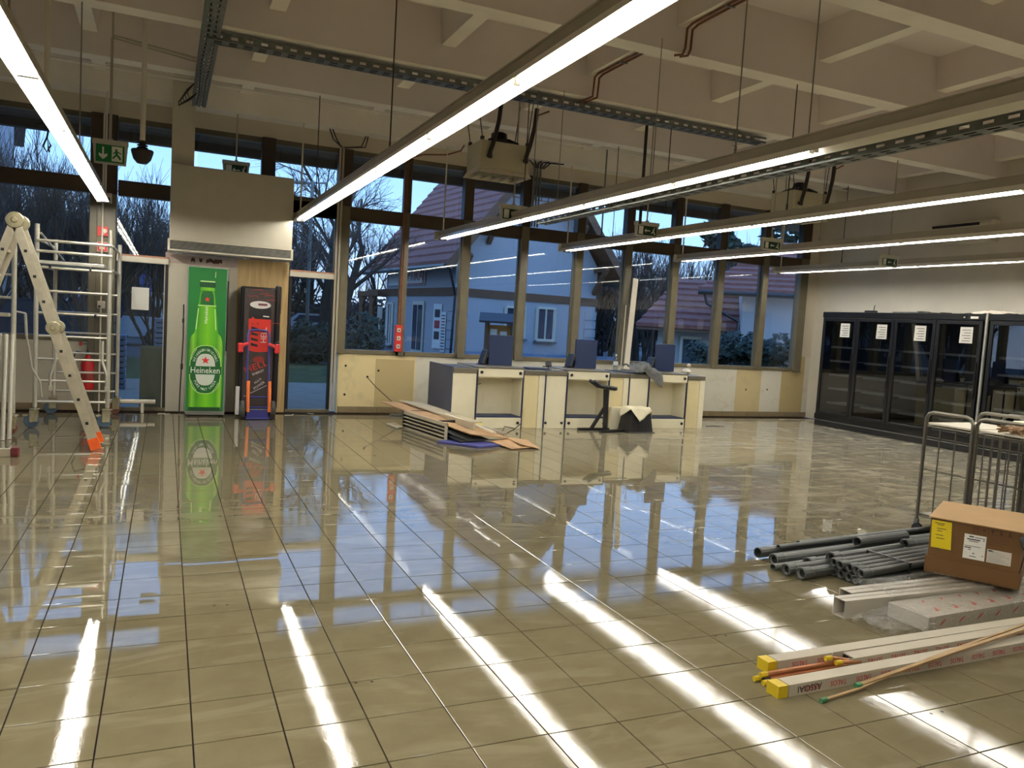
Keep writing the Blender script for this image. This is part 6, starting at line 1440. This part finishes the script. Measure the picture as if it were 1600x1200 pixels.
# ---------------------------------------------------------------- outdoors: vehicles, kiosk, bins, posts
def car(name, label, c, ang, body, L=4.1, h=1.45, van=False):
    t = thing(name, label, 'car', (0, 0, 0))
    prof = [(-L/2, .35), (-L/2, .8), (-L/2+.15, .95), (-L/2+.9, 1.0), (-L/2+1.5, h), (L/2-1.0, h), (L/2-.35, 1.0), (L/2-.05, .9), (L/2, .5), (L/2, .35)] if not van else [(-L/2, .35), (-L/2, 1.0), (-L/2+.8, 1.1), (-L/2+1.4, h), (L/2-.05, h), (L/2, .4), (L/2, .35)]
    b = MB(); b.prism([(x, -.82, z) for x, z in prof], (0, 1.64, 0)); b.build('body', body, t)
    b = MB()
    for y in (-.826, .82): b.prism([(-L/2+1.2, y, 1.03), (L/2-.6, y, 1.03), (L/2-1.05, y, h-.08), (-L/2+1.55, y, h-.08)], (0, .006, 0))
    b.build('side_window', M_hglass, t)
    b = MB(); b.prism([(-L/2+.93, -.7, 1.03), (-L/2+1.46, -.66, h-.05), (-L/2+1.46, .66, h-.05), (-L/2+.93, .7, 1.03)], (-.012, 0, .012)); b.build('windscreen', M_hglass, t)
    for x in (-L/2+.75, L/2-.8):
        for y in (-.78, .78):
            b = MB(); b.lathe([(.1, -.1), (.30, -.1), (.32, -.06), (.32, .06), (.30, .1), (.1, .1)], (x, y, .32), 16, 'Y'); w_ = b.build('wheel', M_rubber, t)
            b = MB(); b.lathe([(.001, -.11), (.17, -.105), (.17, .105), (.001, .11)], (x, y, .32), 10, 'Y'); b.build('rim', M_alu, w_)
    t.location = c; t.rotation_euler = (0, 0, ang); return t
M_cblue = mat('car_blue', rgb(38, 50, 70), .25); M_cwhite = mat('car_white', rgb(196, 204, 212), .3); M_cdark = mat('car_dark', rgb(52, 56, 62), .3)
car('parked_car', 'dark blue car parked outside the left window', (-3.55, 23.6, -.03), .35, M_cblue)
car('parked_car', 'white van parked outside beyond the scaffold', (-1.9, 31.0, -.03), .1, M_cwhite, 4.6, 1.9, True)
car('parked_car', 'pale car far off behind the right glass door', (6.4, 41.0, -.03), .2, M_cwhite)
car('parked_car', 'dark car far off between the bare trees on the left', (-6.4, 33.0, -.03), -.2, M_cdark)
t = thing('market_stall', 'blue canopy stall far outside behind the left door', 'stall', (-.3, 38, 0))
b = MB(); b.prism([(-1.6, 37.2, 2.2), (1.6, 37.2, 2.2), (1.2, 38, 2.9), (-1.2, 38, 2.9)], (0, 0, .05)); b.prism([(-1.6, 37.2, 2.0), (1.6, 37.2, 2.0), (1.6, 37.2, 2.25), (-1.6, 37.2, 2.25)], (0, .04, 0)); b.build('canopy', mat('canopy_blue', rgb(52, 116, 190), .6), t)
for x in (-1.5, 1.5):
    for y in (37.25, 38.6): b = MB(); b.tube([(x, y, -.04), (x, y, 2.2)], .04, 6); b.build('leg', M_alu, t)
b = MB(); b.box((-1.5, 37.3, .0), (1.5, 37.9, .9)); b.build('counter', M_cwhite, t)
M_slat = mat('grey_blue_slat', rgb(122, 136, 156), .7, var=.08)
def slatbin(x, y, w_, h_, lab):
    t = thing('slatted_planter', lab, 'planter', (x, y, -.02), 'slatted planters outside')
    n = int(h_/.09)
    for i in range(n):
        b = MB(); z = -.02+i*h_/n; b.bbox((x-w_/2, y-w_/2, z), (x+w_/2, y+w_/2, z+h_/n-.02), .01); b.build('slat', M_slat, t)
    b = MB(); b.box((x-w_/2+.03, y-w_/2+.03, -.02), (x+w_/2-.03, y+w_/2-.03, h_-.05)); b.build('core', M_dark, t); return t
slatbin(-.78, 15.2, .34, .95, 'tall slatted grey planter outside behind the scaffold'); slatbin(.02, 16.5, .42, 1.25, 'slatted grey planter partly behind the white entrance panel')
p = H(-.9, 7.6, 0); slatbin(p.x, p.y, .6, .75, 'slatted planter at the left post of the house porch'); p = H(-.9, 5.6, 0); slatbin(p.x, p.y, .6, .75, 'slatted planter at the right of the house porch')
t = thing('information_kiosk', 'small roofed wooden notice kiosk before the house gable', 'kiosk', tuple(cc(776, 21)))
kc = cc(776, 21); K = lambda a, l, z: kc+rh*a+fh*l+Vector((0, 0, z))
for a in (-.34, .34):
    b = MB(); b.bar(K(a, 0, -.02), K(a, 0, 1.55), .10, .10); b.build('post', M_brown, t)
b = MB(); b.prism([K(-.28, .02, .35), K(.28, .02, .35), K(.28, .02, 1.45), K(-.28, .02, 1.45)], fh*.04); bd = b.build('notice_board', mat('kiosk_wood', rgb(176, 122, 58), .6), t)
for k, (a, z) in enumerate(((-.16, 1.2), (.1, 1.15), (-.15, .8), (.12, .75))):
    b = MB(); b.prism([K(a-.09, .012, z-.14), K(a+.09, .012, z-.14), K(a+.09, .012, z+.14), K(a-.09, .012, z+.14)], -fh*.004); b.build('notice', M_paper, bd)
for s_ in (-1, 1):
    b = MB(); b.prism([K(-.55, s_*.34, 1.50), K(.55, s_*.34, 1.50), K(.55, 0, 1.72), K(-.55, 0, 1.72)], (0, 0, .05)); b.build('roof', M_dark, t)
# grey building at the far left edge
t = thing('grey_building', 'tall pale building corner at the left edge outside', 'building', (-9, 26, 0))
pc = cc(14, 19.5)
b = MB(); b.prism([pc+Vector((0, 0, -.05)), pc+Vector((-6, -.6, -.05)), pc+Vector((-7, 5.4, -.05)), pc+Vector((-1, 6, -.05))], (0, 0, 6.15)); b.build('walls', mat('pale_render', rgb(170, 176, 184), .8, var=.05), t)
b = MB(); b.prism([pc+Vector((.35, -.35, 6.1)), pc+Vector((-6.3, -1, 6.1)), pc+Vector((-7.3, 5.7, 6.1)), pc+Vector((-.7, 6.4, 6.1))], (0, 0, .18)); b.build('flat_roof', M_dark, t)
for z in (1.0, 3.6):
    b = MB(); q = pc+Vector((-2.4, -.26, z)); b.prism([q, q+Vector((1.2, .12, 0)), q+Vector((1.2, .12, 1.4)), q+Vector((0, 0, 1.4))], (0, -.05, 0)); f = b.build('window', M_white, t)
    b = MB(); q = q+Vector((.08, -.052, .08)); b.prism([q, q+Vector((1.04, .104, 0)), q+Vector((1.04, .104, 1.24)), q+Vector((0, 0, 1.24))], (0, -.01, 0)); b.build('pane', M_hglass, f)
# lamp posts and sign posts
for i, (u, d, h_, lab) in enumerate(((475, 27, 5.9, 'tall thin street lamp outside the right glass door'), (262, 22, 7.0, 'grey lamp post seen at the edge of the entrance column'), (588, 33, 1.9, 'slim white sign post near the house porch'))):
    p = cc(u, d); t = thing('street_lamp' if i < 2 else 'sign_post', lab, 'lamp post' if i < 2 else 'post', tuple(p))
    b = MB(); b.tube([p+Vector((0, 0, -.05)), p+Vector((0, 0, h_))], .06 if i < 2 else .04, 8); b.build('pole', M_galv if i < 2 else M_white, t)
    if i < 2: b = MB(); b.tube([p+Vector((-.5, 0, h_-.1)), p+Vector((.5, 0, h_))], .03, 6); b.bbox(tuple(p+Vector((-.6, -.1, h_-.14))), tuple(p+Vector((-.2, .1, h_-.04))), .02); b.build('lamp_head', M_galv, t)
    else: b = MB(); b.bbox(tuple(p+Vector((-.1, -.03, h_-.5))), tuple(p+Vector((.1, .03, h_))), .01); b.build('plate', M_white, t)
# hedge strip and low hedge beyond the right door
for i, (u, d) in enumerate(((455, 23.0), (488, 23.2))):
    p = cc(u, d); leafy('clipped_hedge', ('left block of the clipped hedge beyond the right glass door', 'right block of the clipped hedge beyond the right glass door')[i], 'hedge', (p.x, p.y, 0), (.6, .4, .75), 1500, mat('hedge_brown', rgb(70, 66, 48), .9, var=.4, scale=4), 300+i, .06, 'clipped hedge blocks')
# small parapet and drain strip under the house gable
b = MB(); hbox(b, -.4, Wg+.3, -1.3, -1.2, -.05, .45); lw = b.build('low_wall', M_slat, label='low grey-blue wall in front of the house gable', cat='wall')
